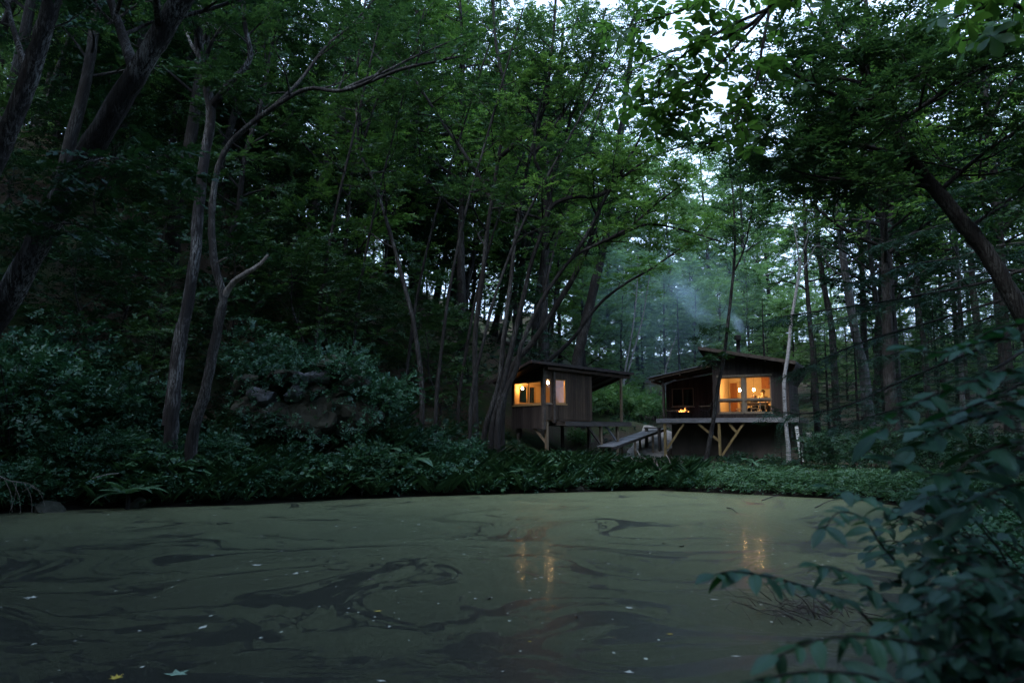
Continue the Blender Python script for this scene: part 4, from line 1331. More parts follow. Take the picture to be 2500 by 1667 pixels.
# left centre: the twin-stemmed tree with the long bare branch
hero('lichen_tree', 'lichen-streaked straight trunk left of its forked twin', [
    ('trunk', [(418, 1058, 20.2), (432, 900, 20.2), (455, 760, 20.2), (478, 620, 20.2), (482, 540, 20.2), (500, 380, 20.2), (515, 280, 20.2), (500, 190, 20.2), (485, 110, 20.2), (482, -30, 20.2), (470, -250, 20.3)], 0.175, 0.11, G(8, 2.4, 0.78)),
    ('limb', [(408, 1040, 20.3), (418, 960, 20.4), (428, 860, 20.5), (438, 790, 20.55)], 0.15, 0.09, None),
    ('limb', [(515, 262, 20.2), (560, 205, 20.0), (610, 145, 19.8), (598, 60, 19.6), (590, -40, 19.5)], 0.11, 0.05, G(6, 1.6, 0.5)),
    ('limb', [(497, 150, 20.2), (470, 115, 20.5), (450, 65, 20.8), (420, -10, 21.0)], 0.06, 0.03, G(4, 1.4, 0.5)),
    ('limb', [(500, 150, 20.2), (522, 95, 20.0), (545, 60, 19.8)], 0.07, 0.02, G(4, 1.2, 0.4)),
    ('limb', [(640, 210, 19.7), (560, 210, 19.9), (520, 190, 20.1)], 0.02, 0.02, G(6, 0.9, 0.1, sub=4, spr=4, sl=0.45, up=0)),
], M['bark_pale'], M['leaf'], 13, 0.11)
hero('forked_tree', 'crooked forked trunk with a bare limb and one long arching branch', [
    ('trunk', [(470, 1062, 19.8), (500, 960, 19.8), (522, 850, 19.8), (540, 760, 19.8), (545, 725, 19.8), (525, 650, 19.8), (517, 560, 19.9), (520, 480, 20.0), (536, 400, 20.0), (571, 340, 19.9), (660, 268, 19.7), (750, 218, 19.5), (840, 221, 19.4), (975, 171, 19.3), (1054, 153, 19.2), (1133, 136, 19.1)], 0.15, 0.03, dict(n=9, L=1.5, t0=0.72, t1=1.0, up=0.3, sub=3, spr=1, sl=0.3, wide=0.8, bias=(0.5, 0, 0))),
    ('dead_limb', [(545, 725, 19.8), (570, 690, 19.7), (600, 668, 19.6), (622, 655, 19.6), (640, 640, 19.6), (655, 622, 19.6)], 0.10, 0.035, None),
    ('dead_limb', [(528, 645, 19.8), (540, 635, 19.7), (555, 628, 19.6)], 0.03, 0.012, None),
    ('limb', [(840, 219, 19.4), (880, 200, 19.5), (940, 175, 19.7), (1010, 140, 20), (1080, 110, 20.2), (1130, 90, 20.3)], 0.055, 0.015, dict(n=8, L=1.1, t0=0.3, t1=1.0, up=0.3, sub=3, spr=1, sl=0.3, wide=0.8)),
    ('limb', [(660, 268, 19.7), (730, 200, 20.0), (800, 110, 20.4), (860, 60, 20.7), (930, -20, 21)], 0.06, 0.02, G(7, 1.4, 0.4)),
], M['bark'], M['leaf'], 13, 0.11, mats={'dead_limb': M['dead']})

# trunks rising behind and beside the hut
hero('hillside_tree', 'thin pale-barked tree with an S-bent trunk on the dark slope', [
    ('trunk', [(1030, 950, 27), (1018, 845, 27), (1007, 774, 27), (979, 667, 27), (950, 560, 27), (911, 439, 27), (880, 370, 27), (869, 214, 27), (880, 100, 27), (900, -60, 27)], 0.10, 0.04, G(14, 2.8, 0.45)),
    ('limb', [(880, 370, 27), (905, 290, 26.6), (935, 210, 26.3), (985, 120, 26)], 0.07, 0.02, G(7, 2.0, 0.3)),
], M['bark'], M['leaf'], 13, 0.12)
hero('hillside_tree', 'upright dark trunk left of the leaning clump beside the hut', [
    ('trunk', [(1161, 1030, 27.5), (1160, 920, 27.5), (1161, 810, 27.5), (1179, 667, 27.5), (1190, 560, 27.5), (1215, 400, 27.5), (1235, 250, 27.4), (1210, 100, 27.3), (1200, -80, 27.2)], 0.12, 0.05, G(14, 3.0, 0.5)),
    ('limb', [(1200, 490, 27.5), (1150, 400, 27.7), (1080, 300, 28), (1010, 190, 28.3), (960, 120, 28.5)], 0.09, 0.03, G(9, 2.2, 0.35)),
    ('limb', [(1215, 390, 27.5), (1290, 320, 27), (1340, 250, 26.7), (1380, 160, 26.4)], 0.10, 0.03, G(9, 2.2, 0.35)),
], M['bark_dark'], M['leaf'], 13, 0.12)
hero('clump_tree', 'pale streaked stem of the leaning clump beside the hut', [
    ('trunk', [(1183, 1055, 27.0), (1218, 935, 27.0), (1229, 828, 27.0), (1247, 685, 27.0), (1261, 560, 27.0), (1290, 400, 27.0), (1330, 250, 26.8), (1350, 100, 26.6), (1360, -60, 26.4)], 0.105, 0.045, G(14, 2.8, 0.5)),
    ('limb', [(1300, 380, 27), (1360, 300, 26.4), (1420, 200, 26), (1460, 100, 25.6)], 0.08, 0.03, G(8, 2.2, 0.35)),
], M['bark'], M['leaf'], 13, 0.12)
hero('clump_tree', 'middle stem of the leaning clump, curving up over the hut', [
    ('trunk', [(1200, 1055, 26.8), (1229, 935, 26.9), (1254, 828, 27), (1279, 720, 27), (1300, 631, 27), (1325, 560, 27), (1355, 420, 27), (1390, 300, 26.8), (1440, 160, 26.5), (1480, 20, 26.2)], 0.115, 0.045, G(12, 2.8, 0.55)),
    ('limb', [(1325, 560, 27), (1346, 505, 26.8), (1397, 482, 26.6), (1465, 478, 26.4), (1518, 435, 26.2), (1590, 385, 26), (1690, 350, 25.7)], 0.10, 0.025, G(11, 1.8, 0.35, up=0.3)),
    ('limb', [(1346, 505, 26.8), (1330, 440, 26.5), (1305, 385, 26.3), (1310, 300, 26), (1340, 180, 25.8)], 0.09, 0.03, G(8, 1.8, 0.4)),
], M['bark_dark'], M['leaf_bright'], 13, 0.12)
hero('clump_tree', 'stem of the leaning clump bending far right above the hut roof', [
    ('trunk', [(1215, 1045, 26.6), (1229, 970, 26.7), (1261, 900, 26.8), (1272, 845, 26.8), (1311, 756, 26.8), (1347, 695, 26.8), (1397, 631, 26.6), (1450, 600, 26.4), (1504, 578, 26.2), (1580, 548, 26), (1660, 560, 25.6), (1760, 590, 25.2)], 0.11, 0.03, G(12, 1.7, 0.62, up=0.2)),
    ('limb', [(1397, 631, 26.6), (1440, 560, 26.4), (1480, 480, 26.2), (1540, 380, 26), (1600, 260, 25.8)], 0.09, 0.03, G(10, 2.2, 0.35)),
    ('limb', [(1450, 600, 26.4), (1530, 560, 25.8), (1600, 500, 25.5), (1680, 440, 25.2)], 0.07, 0.02, G(9, 1.6, 0.3)),
], M['bark_dark'], M['leaf_bright'], 13, 0.12)
hero('clump_tree', 'dark lower stem of the clump leaning out over the hut roof', [
    ('trunk', [(1225, 1000, 28.5), (1254, 892, 28.5), (1304, 831, 28.5), (1375, 720, 28.4), (1429, 620, 28.3), (1455, 540, 28.2), (1490, 420, 28), (1520, 280, 27.8), (1540, 120, 27.6)], 0.15, 0.05, G(13, 2.6, 0.5)),
], M['bark_dark'], M['leaf'], 13, 0.12)
hero('arching_tree', 'slim stem arching right above the hut toward the chimney', [
    ('trunk', [(1268, 960, 34.5), (1320, 900, 34.5), (1395, 830, 34.4), (1440, 770, 34.3), (1475, 731, 34.2), (1530, 690, 34), (1590, 656, 33.8), (1680, 592, 33.4), (1720, 545, 33)], 0.12, 0.03, G(9, 1.6, 0.6, up=0.2)),
], M['bark_dark'], M['leaf_bright'], 13, 0.13)
hero('dark_trunk_tree', 'stout dark trunk rising straight behind the hut porch', [
    ('trunk', [(1407, 900, 40), (1429, 792, 40), (1454, 685, 40), (1468, 631, 40), (1490, 520, 40), (1510, 380, 40), (1530, 220, 40), (1550, 60, 40)], 0.32, 0.10, G(16, 4.2, 0.45, sl=0.7)),
], M['bark_dark'], M['leaf_bright'], 14, 0.16)
hero('dark_trunk_tree', 'thinner dark trunk behind the hut roof, left of the stout one', [
    ('trunk', [(1300, 900, 42), (1310, 760, 42), (1330, 600, 42), (1345, 440, 42), (1365, 250, 42), (1375, 60, 42)], 0.24, 0.08, G(16, 4.0, 0.45, sl=0.7)),
], M['bark_dark'], M['leaf'], 14, 0.16)

# thin dark stems fanning up and right over the slope
for (x0, Y, r_, b_, lab) in ((850, 27.5, 0.07, 150, 'thin dark stem rising left of the S-bent tree'), (985, 29.0, 0.08, 190, 'thin dark stem leaning right behind the S-bent tree'), (1065, 26.0, 0.075, 170, 'thin dark stem left of the upright dark trunk'),
                             (1120, 29.5, 0.08, 240, 'thin dark stem arching right behind the upright dark trunk'), (1150, 25.6, 0.07, 330, 'thin dark stem arching low over the hut from the clump'), (1290, 37.0, 0.09, 210, 'thin dark stem leaning right above the hut ridge'), (760, 26.0, 0.075, 140, 'thin dark stem rising behind the stone wall')):
    hero('arching_tree', lab, [('trunk', [(x0, 985, Y), (x0 + b_ * 0.08, 850, Y), (x0 + b_ * 0.2, 700, Y), (x0 + b_ * 0.42, 520, Y), (x0 + b_ * 0.72, 340, Y - 0.3), (x0 + b_, 170, Y - 0.6), (x0 + b_ * 1.25, 20, Y - 0.8)], r_, 0.025, G(11, 2.0, 0.55, sub=4, spr=5))], M['bark_dark'], M['leaf'], 12, 0.12, group='thin stems fanning over the slope')

# the slim tree and the birch in front of the cabin
hero('slim_tree', 'slim crooked tree standing in front of the cabin porch corner', [
    ('trunk', [(1722, 1130, 31.0), (1728, 1100, 31.0), (1742, 1024, 31.0), (1755, 935, 31.0), (1767, 874, 31.0), (1781, 756, 31.0), (1792, 650, 31), (1794, 580, 31), (1790, 480, 31), (1780, 380, 31), (1770, 280, 31)], 0.105, 0.03, G(12, 1.7, 0.62, sub=4)),
    ('limb', [(1794, 660, 31), (1812, 620, 30.8), (1826, 570, 30.6), (1840, 480, 30.4), (1850, 380, 30.2)], 0.045, 0.015, G(10, 1.5, 0.35)),
    ('limb', [(1775, 790, 31), (1740, 800, 30.6), (1715, 820, 30.3)], 0.015, 0.006, G(5, 0.6, 0.3, sub=3, spr=3, sl=0.35, up=-0.1)),
    ('limb', [(1765, 870, 31), (1750, 875, 30.6), (1730, 885, 30.3)], 0.015, 0.006, G(5, 0.6, 0.2, sub=3, spr=3, sl=0.35, up=-0.1)),
], M['bark'], M['leaf'], 13, 0.10)
hero('birch_tree', 'white birch with bare forked top in front of the cabin end', [
    ('trunk', [(1924, 1085, 30.0), (1921, 1060, 30), (1914, 942, 30.0), (1924, 863, 30.0), (1931, 792, 30.0), (1942, 720, 30), (1953, 650, 30), (1950, 628, 30)], 0.09, 0.055, None),
    ('dead_limb', [(1951, 640, 30), (1962, 610, 29.9), (1970, 585, 29.8), (1975, 560, 29.7)], 0.035, 0.01, None),
    ('dead_limb', [(1955, 660, 30), (1975, 635, 30.2), (1995, 600, 30.3), (2035, 618, 30.4), (2075, 640, 30.5)], 0.035, 0.008, None),
    ('dead_limb', [(1948, 632, 30), (1925, 645, 29.6), (1895, 660, 29.4), (1860, 675, 29.2)], 0.02, 0.006, None),
    ('dead_limb', [(1964, 600, 29.9), (1950, 580, 29.7), (1940, 540, 29.6)], 0.02, 0.006, None),
    ('limb', [(1953, 650, 30), (1940, 560, 30.4), (1920, 470, 30.8), (1900, 380, 31.2)], 0.03, 0.01, G(10, 1.5, 0.3)),
], M['birch'], M['leaf'], 13, 0.09, mats={'dead_limb': M['birch']})

# right: the dark leaning tree with level branches
hero('dark_leaning_tree', 'big dark trunk leaning left across the upper right with level branches', [
    ('trunk', [(2560, 980, 13.0), (2520, 820, 13.0), (2490, 760, 13.0), (2440, 670, 13.0), (2396, 600, 13.0), (2338, 530, 13.0), (2285, 464, 13), (2231, 400, 13), (2196, 346, 13), (2167, 304, 13), (2142, 257, 13), (2120, 200, 13), (2100, 130, 13.1)], 0.175, 0.08, G(5, 1.7, 0.7, up=0.15, sub=5, spr=6, sl=0.5)),
    ('limb', [(2142, 285, 13), (2080, 250, 12.6), (2000, 215, 12.3), (1920, 170, 12.0), (1870, 150, 11.8)], 0.055, 0.012, G(10, 1.1, 0.15, up=0.05, sub=5, spr=5, sl=0.45)),
    ('limb', [(2130, 235, 13), (2090, 200, 13.3), (2020, 190, 13.6), (1940, 185, 13.8)], 0.05, 0.012, G(9, 1.2, 0.2, up=0.1, sub=5, spr=5, sl=0.45)),
    ('limb', [(2165, 304, 13), (2100, 303, 13.3), (2030, 302, 13.6)], 0.04, 0.012, G(8, 0.9, 0.2, up=0, sub=5, spr=5, sl=0.45)),
    ('limb', [(2210, 380, 13), (2150, 367, 12.5), (2070, 350, 12.1), (1960, 342, 11.8), (1850, 340, 11.5), (1720, 352, 11.3)], 0.045, 0.01, G(14, 0.9, 0.15, up=0.0, sub=5, spr=5, sl=0.42)),
    ('limb', [(2230, 412, 13), (2130, 420, 13.3), (2020, 425, 13.5), (1930, 430, 13.6), (1850, 440, 13.7)], 0.045, 0.01, G(12, 1.0, 0.15, up=0.0, sub=5, spr=5, sl=0.45)),
    ('limb', [(2275, 456, 13), (2180, 448, 12.5), (2080, 440, 12.2), (1980, 428, 12), (1900, 400, 11.8)], 0.045, 0.01, G(11, 1.0, 0.2, up=0.0, sub=5, spr=5, sl=0.45)),
    ('limb', [(2190, 300, 13), (2260, 255, 12.6), (2340, 200, 12.2), (2430, 150, 11.9), (2540, 90, 11.6)], 0.05, 0.012, G(11, 1.3, 0.15, up=0.1, sub=5, spr=5, sl=0.45)),
    ('limb', [(2290, 470, 13), (2370, 400, 12.6), (2450, 340, 12.3), (2530, 290, 12)], 0.05, 0.012, G(10, 1.4, 0.15, up=0.1, sub=5, spr=5, sl=0.45)),
    ('limb', [(2180, 300, 13), (2188, 230, 13.2), (2200, 160, 13.4), (2215, 60, 13.6)], 0.04, 0.012, G(9, 1.3, 0.2, up=0.2, sub=5, spr=5, sl=0.45)),
    ('limb', [(2110, 160, 13.1), (2050, 110, 13.4), (2000, 60, 13.7), (1960, -10, 14)], 0.05, 0.012, G(9, 1.3, 0.2, up=0.15, sub=5, spr=5, sl=0.45)),
    ('limb', [(2360, 560, 13), (2420, 520, 13.4), (2500, 480, 13.8)], 0.04, 0.012, G(8, 1.4, 0.2, up=0.1, sub=5, spr=5, sl=0.45)),
], M['bark_dark'], M['leaf'], 12, 0.105, 0.5)

# right: straight trunks of the open wood
for lab, pts, r0, bk, lf in (
    ('thick grey trunk standing right of the white birch', [(2115, 960, 36), (2108, 900, 36), (2088, 810, 36), (2067, 685, 36), (2054, 595, 36), (2045, 480, 36), (2035, 330, 36), (2030, 150, 36)], 0.27, 'bark_grey', 'leaf_dark'),
    ('dark straight trunk right of the thick grey one', [(2160, 960, 34), (2156, 900, 34), (2149, 810, 34), (2130, 667, 34), (2120, 560, 34), (2112, 420, 34), (2105, 250, 34)], 0.16, 'bark_dark', 'leaf_dark'),
    ('thin dark trunk just right of the birch', [(1992, 1000, 38), (1985, 880, 38), (1975, 760, 38), (1968, 670, 38), (1965, 560, 38), (1960, 400, 38), (1950, 250, 38)], 0.15, 'bark_dark', 'leaf'),
    ('mossy trunk bending slightly between birch and thick grey trunk', [(2040, 960, 42), (2030, 800, 42), (2010, 690, 42), (1998, 600, 42), (1990, 480, 42), (1985, 330, 42)], 0.22, 'bark', 'leaf'),
    ('slanting dark trunk deep in the right wood', [(2265, 960, 40), (2255, 830, 40), (2230, 720, 40), (2200, 640, 40), (2170, 560, 40), (2150, 450, 40), (2120, 300, 40)], 0.17, 'bark_dark', 'leaf_dark'),
    ('pale slender trunk near the right edge', [(2350, 980, 30), (2346, 850, 30), (2342, 740, 30), (2338, 640, 30), (2330, 540, 30), (2325, 400, 30), (2320, 200, 30)], 0.11, 'bark_grey', 'leaf_dark'),
    ('slim trunk crossing behind the leaning tree at the right edge', [(2450, 900, 26), (2430, 700, 26), (2440, 560, 26), (2400, 420, 26), (2390, 200, 26)], 0.12, 'bark_dark', 'leaf_dark'),
):
    hero('wood_tree', lab, [('trunk', pts, r0, r0 * 0.4, G(13, 2.8, 0.5, up=0.25, sub=6, spr=6, sl=0.6))], M[bk], M[lf], 13, 0.13, group='straight trees of the right wood')

# thin white stems in the misty valley
for lab, pts in (('thin white birch stem leaning right behind the porch post', [(1520, 960, 46), (1527, 900, 46), (1540, 830, 46), (1550, 760, 46), (1556, 690, 46), (1558, 620, 46)]),
                 ('second thin white birch stem crossing the first at its foot', [(1522, 950, 47), (1535, 900, 47), (1552, 840, 47), (1570, 770, 47), (1580, 710, 47), (1590, 650, 47)]),
                 ('short white birch stem in the mist left of the cabin roof', [(1625, 910, 54), (1632, 880, 54), (1640, 850, 54), (1648, 830, 54), (1655, 800, 54)])):
    hero('birch_tree', lab, [('trunk', pts, 0.075, 0.03, G(6, 1.3, 0.75, sub=4, spr=4))], M['birch'], M['leaf_bright'], 12, 0.13, group='thin white birches in the valley')

# ---- stock kinds, copied into the wood
def stock_tree(h, r, crown0, nb, L, leaf, bark, m=13, Ls=0.13, sl=0.65, lean=0.06, wd=0.55, sub=6, spr=6):
    root = thing('forest_tree', None, 'tree')
    t = Tree()
    pts = [np.array((0, 0, -0.4))]
    dx, dy = rng.normal(0, lean, 2)
    for i in range(1, 7):
        pts.append(np.array((dx * h * i / 6 + rng.normal(0, 0.1), dy * h * i / 6 + rng.normal(0, 0.1), h * i / 6)))
    C, rr = t.limb(pts, r, r * 0.22, 8, 'trunk', 20, flare=0.5)
    t.grow(C, rr, n=nb, L=L, t0=crown0, up=0.3, sub=sub, spr=spr, sl=sl, part='trunk')
    t.build(root, bark, leaf, m, Ls, wd)
    return root


def conifer(h, r, nb, L, leaf, bark, t0=0.12):
    root = thing('conifer', None, 'tree')
    t = Tree()
    C, rr = t.limb([(0, 0, -0.4), (0.03, 0, h * 0.4), (0, 0.04, h * 0.75), (0, 0, h)], r, 0.015, 8, 'trunk', 18, flare=0.4)
    ang = 0.0
    for q in range(nb):
        f = t0 + (1 - t0) * (q / nb) ** 0.92
        z = h * f
        ang += 2.4
        ln = L * (1.03 - f) ** 0.8 * rng.uniform(0.75, 1.15) + 0.15
        d = np.array((math.cos(ang), math.sin(ang), 0.12 - 0.28 * (1 - f)))
        p0 = np.array((0, 0, z))
        bc, b2 = t.limb([p0, p0 + d * ln * 0.5, p0 + d * ln + np.array((0, 0, 0.05 * ln))], 0.008 + 0.012 * ln, 0.004, 4, 'trunk', 5, rough=0)
        t.spray_along(bc, int(5 + ln * 7), 0.34 + 0.12 * ln, 0.12, 1.0, -0.12)
    t.build(root, bark, leaf, 16, 0.13, 0.2, 0.85, 0.22)
    return root


ST = {
    'a': stock_tree(17, 0.20, 0.24, 24, 3.5, M['leaf'], M['bark_dark'], 13, 0.19),
    'b': stock_tree(19, 0.23, 0.30, 25, 3.8, M['leaf'], M['bark_dark'], 13, 0.19),
    'c': stock_tree(14, 0.14, 0.20, 22, 3.1, M['leaf_bright'], M['bark'], 13, 0.18),
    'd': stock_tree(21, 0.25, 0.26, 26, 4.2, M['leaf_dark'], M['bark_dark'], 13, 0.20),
    'v': stock_tree(17, 0.24, 0.10, 30, 4.4, M['leaf_valley_lit'], M['bark'], 12, 0.25, 0.85, 0.03),
    'e': stock_tree(21, 0.27, 0.40, 32, 5.2, M['leaf_bright'], M['bark_dark'], 13, 0.19, 0.75, 0.03, sub=7, spr=6),
    'u': stock_tree(5.5, 0.05, 0.18, 18, 2.4, M['leaf_dark'], M['bark_dark'], 13, 0.13, 0.55, 0.10, sub=5, spr=5),
    'w': stock_tree(4.5, 0.045, 0.15, 16, 2.1, M['leaf'], M['bark_dark'], 13, 0.12, 0.55, 0.14, sub=5, spr=5),
}
FIR = conifer(15, 0.20, 70, 2.9, M['needle'], M['bark_dark'])
FIR2 = conifer(9, 0.13, 52, 2.2, M['needle'], M['bark_dark'])
used = set()
BASE = {id(FIR): 'conifer', id(FIR2): 'conifer'}


def plant(kind, x, y, s, label, group, name=None, tilt=0.0):
    src = ST[kind] if isinstance(kind, str) else kind
    rz = rng.random() * 6.28
    z = gz(x, y)
    if id(src) in used:
        o = copy_tree(src, (x, y, z), rz, s, label, group)
        o.name = name or BASE.get(id(src), 'forest_tree')
    else:
        used.add(id(src))
        o = src
        o.location, o.rotation_euler, o.scale = (x, y, z), (0, 0, rz), (s,) * 3
        tag(o, label, None, group)
        if name:
            o.name = name
    if tilt:
        o.rotation_mode = 'ZYX'
        o.rotation_euler = (0, tilt, rz)
    return o


def where(x, y, zones):
    px = 1250 + x / y * FPX
    for lim, txt in zones:
        if px < lim:
            return txt
    return zones[-1][1]


HILL = [(150, 'at the far left edge'), (320, 'behind the leaning trunk'), (450, 'left of the twin trunks'), (600, 'right behind the twin trunks'), (720, 'above the left of the stone wall'), (850, 'above the right of the stone wall'),
        (960, 'left of the S-bent tree'), (1080, 'right of the S-bent tree'), (1200, 'behind the leaning clump'), (1330, 'above the hut gable'), (9999, 'above the hut porch')]
RIGHT = [(1950, 'behind the birch'), (2060, 'left of the thick grey trunk'), (2160, 'near the thick grey trunk'), (2280, 'under the leaning dark tree'), (2400, 'below the sweeping boughs'), (9999, 'at the right edge')]
ROW = lambda y, a, b: 'front' if y < a else ('middle' if y < b else 'far')


placed = []
def free(x, y, d):
    if any((x - a) ** 2 + (y - b) ** 2 < d * d for a, b in placed):
        return False
    placed.append((x, y))
    return True


# tall bright crowns over the hut and the valley mouth
for (px, Y, s_, lab) in ((1130, 37, 0.95, 'tall tree with a bright full crown left above the hut'), (1330, 39, 1.0, 'tall tree whose bright crown fills the top centre'), (1010, 42, 1.05, 'tall bright-crowned tree on the hill shoulder'), (2120, 46, 1.0, 'tall bright-crowned tree above the thick grey trunk'), (2400, 40, 0.95, 'tall bright-crowned tree behind the leaning dark trunk'), (2250, 56, 1.1, 'tall bright-crowned tree at the back of the right wood'), (2180, 28, 0.9, 'tall tree whose crown closes the sky over the leaning dark trunk'), (2470, 25, 0.9, 'tall full-crowned tree in the upper right corner')):
    x_ = (px - 1250) / FPX * Y
    placed.append((x_, Y))
    plant('e' if px != 1760 else 'a', x_, Y, s_, lab, 'tall bright-crowned trees', 'crown_tree')
# unseen tall trees added beside and behind the viewer to keep sky light off the water
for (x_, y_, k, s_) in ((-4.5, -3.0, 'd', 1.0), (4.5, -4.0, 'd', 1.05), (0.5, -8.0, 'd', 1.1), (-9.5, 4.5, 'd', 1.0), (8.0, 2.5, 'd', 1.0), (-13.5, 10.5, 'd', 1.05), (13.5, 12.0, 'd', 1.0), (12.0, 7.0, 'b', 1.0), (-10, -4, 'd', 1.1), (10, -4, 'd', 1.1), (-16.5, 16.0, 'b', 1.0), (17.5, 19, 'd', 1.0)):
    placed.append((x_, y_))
    plant(k, x_, y_, s_, 'unseen tall tree added round the near bank to shade the pond', 'unseen trees added to shade the pond', 'unseen_shade_tree')
ring = 0  # a wider ring of unseen trees, added to block low sky light
for tries in range(600):
    a = rng.uniform(R(44), R(316))
    dd_ = rng.uniform(9, 34)
    x_, y_ = math.sin(a) * dd_, math.cos(a) * dd_
    if abs(x_) < 0.72 * y_ + 7.5 or sdist(np.array([x_]), np.array([y_]))[0] < 3.0 or not free(x_, y_, 4.6):
        continue
    plant('vd'[ring % 2], x_, y_, rng.uniform(0.85, 1.1), 'unseen tall tree added round the near bank to shade the pond', 'unseen trees added to shade the pond', 'unseen_shade_tree')
    ring += 1
    if ring >= 40:
        break
# the hillside wood
cnt = 0
for tries in range(900):
    y = rng.uniform(25, 62)
    x = rng.uniform(-0.80 * y - 3, 0.14 * y if y < 36 else 0.05 * y)
    s = (x + 6) * -0.78 + (y - 24) * 0.62
    if s < 4.0 or sdist(np.array([x]), np.array([y]))[0] < 4.0 or not free(x, y, 3.0):
        continue
    k = 'abdacb'[int(rng.integers(6))]
    plant(k, x, y, rng.uniform(0.8, 1.15), f"slim {ROW(y, 34, 46)}-row hillside tree {where(x, y, HILL)}", 'trees crowding the dark hillside', tilt=R(rng.uniform(2, 14)))
    cnt += 1
    if cnt >= 78:
        break
# understorey saplings on the slope
cnt = 0
for tries in range(400):
    y = rng.uniform(21, 36)
    x = rng.uniform(-0.75 * y, 0.02 * y)
    s = (x + 6) * -0.78 + (y - 24) * 0.62
    if s < 2.0 or s > 14 or sdist(np.array([x]), np.array([y]))[0] < 3.0 or not free(x, y, 1.7):
        continue
    plant('uw'[cnt % 2], x, y, rng.uniform(0.7, 1.25), f"low {ROW(y, 26, 31)}-row sapling with level sprays {where(x, y, HILL)}", 'saplings under the hillside trees', 'sapling')
    cnt += 1
    if cnt >= 46:
        break
cnt = 0
for tries in range(500):
    y = rng.uniform(34, 56)
    x = rng.uniform(-0.72 * y, 0.0)
    if (x + 6) * -0.78 + (min(y, 43) - 24) * 0.62 < 8 or not free(x, y, 1.8):
        continue
    plant('ud'[0] if cnt % 3 else 'v', x, y, rng.uniform(0.9, 1.5) if cnt % 3 else 0.36, f"leafy {ROW(y, 41, 48)}-row understorey tree high on the hillside {where(x, y, HILL)}", 'understorey on the upper hillside', 'sapling')
    cnt += 1
    if cnt >= 55:
        break
# misty valley behind the cabins: low trees round a clearing, tall ones closing it
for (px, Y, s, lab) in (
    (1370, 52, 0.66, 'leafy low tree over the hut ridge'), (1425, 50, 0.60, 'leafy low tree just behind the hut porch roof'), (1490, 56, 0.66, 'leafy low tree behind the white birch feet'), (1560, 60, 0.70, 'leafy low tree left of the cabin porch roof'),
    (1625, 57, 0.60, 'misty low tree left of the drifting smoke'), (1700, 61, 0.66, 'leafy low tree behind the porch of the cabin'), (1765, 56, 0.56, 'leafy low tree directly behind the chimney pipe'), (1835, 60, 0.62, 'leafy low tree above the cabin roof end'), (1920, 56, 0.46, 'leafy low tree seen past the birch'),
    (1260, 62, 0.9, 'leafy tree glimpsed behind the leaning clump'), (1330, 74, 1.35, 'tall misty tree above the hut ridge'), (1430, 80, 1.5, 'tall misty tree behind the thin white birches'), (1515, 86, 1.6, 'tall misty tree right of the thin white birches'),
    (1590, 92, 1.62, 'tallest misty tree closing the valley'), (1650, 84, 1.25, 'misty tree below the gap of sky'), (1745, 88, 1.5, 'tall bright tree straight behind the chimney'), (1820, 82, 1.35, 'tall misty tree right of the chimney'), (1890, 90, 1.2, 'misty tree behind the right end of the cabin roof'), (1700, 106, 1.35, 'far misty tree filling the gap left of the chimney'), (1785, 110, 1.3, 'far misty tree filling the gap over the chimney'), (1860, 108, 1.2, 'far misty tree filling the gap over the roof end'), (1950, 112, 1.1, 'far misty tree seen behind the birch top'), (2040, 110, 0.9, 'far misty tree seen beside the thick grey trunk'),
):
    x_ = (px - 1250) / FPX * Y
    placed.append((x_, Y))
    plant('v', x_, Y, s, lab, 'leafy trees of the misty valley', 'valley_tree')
plant(FIR, (1660 - 1250) / FPX * 52, 52, 0.62, 'dark fir in the mist left of the cabin roof', 'firs behind the cabins')
plant(FIR, (1570 - 1250) / FPX * 60, 60, 0.7, 'dark fir farther up the misty valley', 'firs behind the cabins')
plant(FIR2, (1870 - 1250) / FPX * 46, 46, 0.9, 'small fir behind the chimney side of the roof', 'firs behind the cabins')
# the right wood
cnt = 0
for tries in range(600):
    y = rng.uniform(36, 74)
    x = rng.uniform(0.44 * y, 0.80 * y + 3)
    if not free(x, y, 5.0):
        continue
    k = 'bdadb'[int(rng.integers(5))]
    plant(k, x, y, rng.uniform(0.75, 1.1), f"tall {ROW(y, 48, 62)}-row background tree of the open wood {where(x, y, RIGHT)}", 'background trees of the right wood')
    cnt += 1
    if cnt >= 20:
        break
# far edge of the wood all round
for i in range(46):
    a = R(-40 + 80 * (i + rng.random() * 0.8) / 46)
    dd_ = rng.uniform(88, 128)
    plant('v', math.sin(a) * dd_, math.cos(a) * dd_, rng.uniform(0.75, 1.05) if a < R(17) else rng.uniform(0.4, 0.6), 'distant pale tree at the far edge of the wood', 'distant trees closing the view', 'distant_tree')
# leafy understorey closing the gaps under the far crowns
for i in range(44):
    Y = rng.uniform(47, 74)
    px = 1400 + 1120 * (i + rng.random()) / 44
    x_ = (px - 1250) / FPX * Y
    plant('v', x_, Y, rng.uniform(0.36, 0.52) if px < 1950 else rng.uniform(0.32, 0.48), f"leafy {ROW(Y, 56, 65)}-row young tree {'behind the hut porch' if px < 1540 else 'behind the cabin porch' if px < 1740 else 'behind the cabin roof' if px < 1950 else 'low ' + where(x_, Y, RIGHT)}", 'understorey behind the cabins', 'understorey_tree')
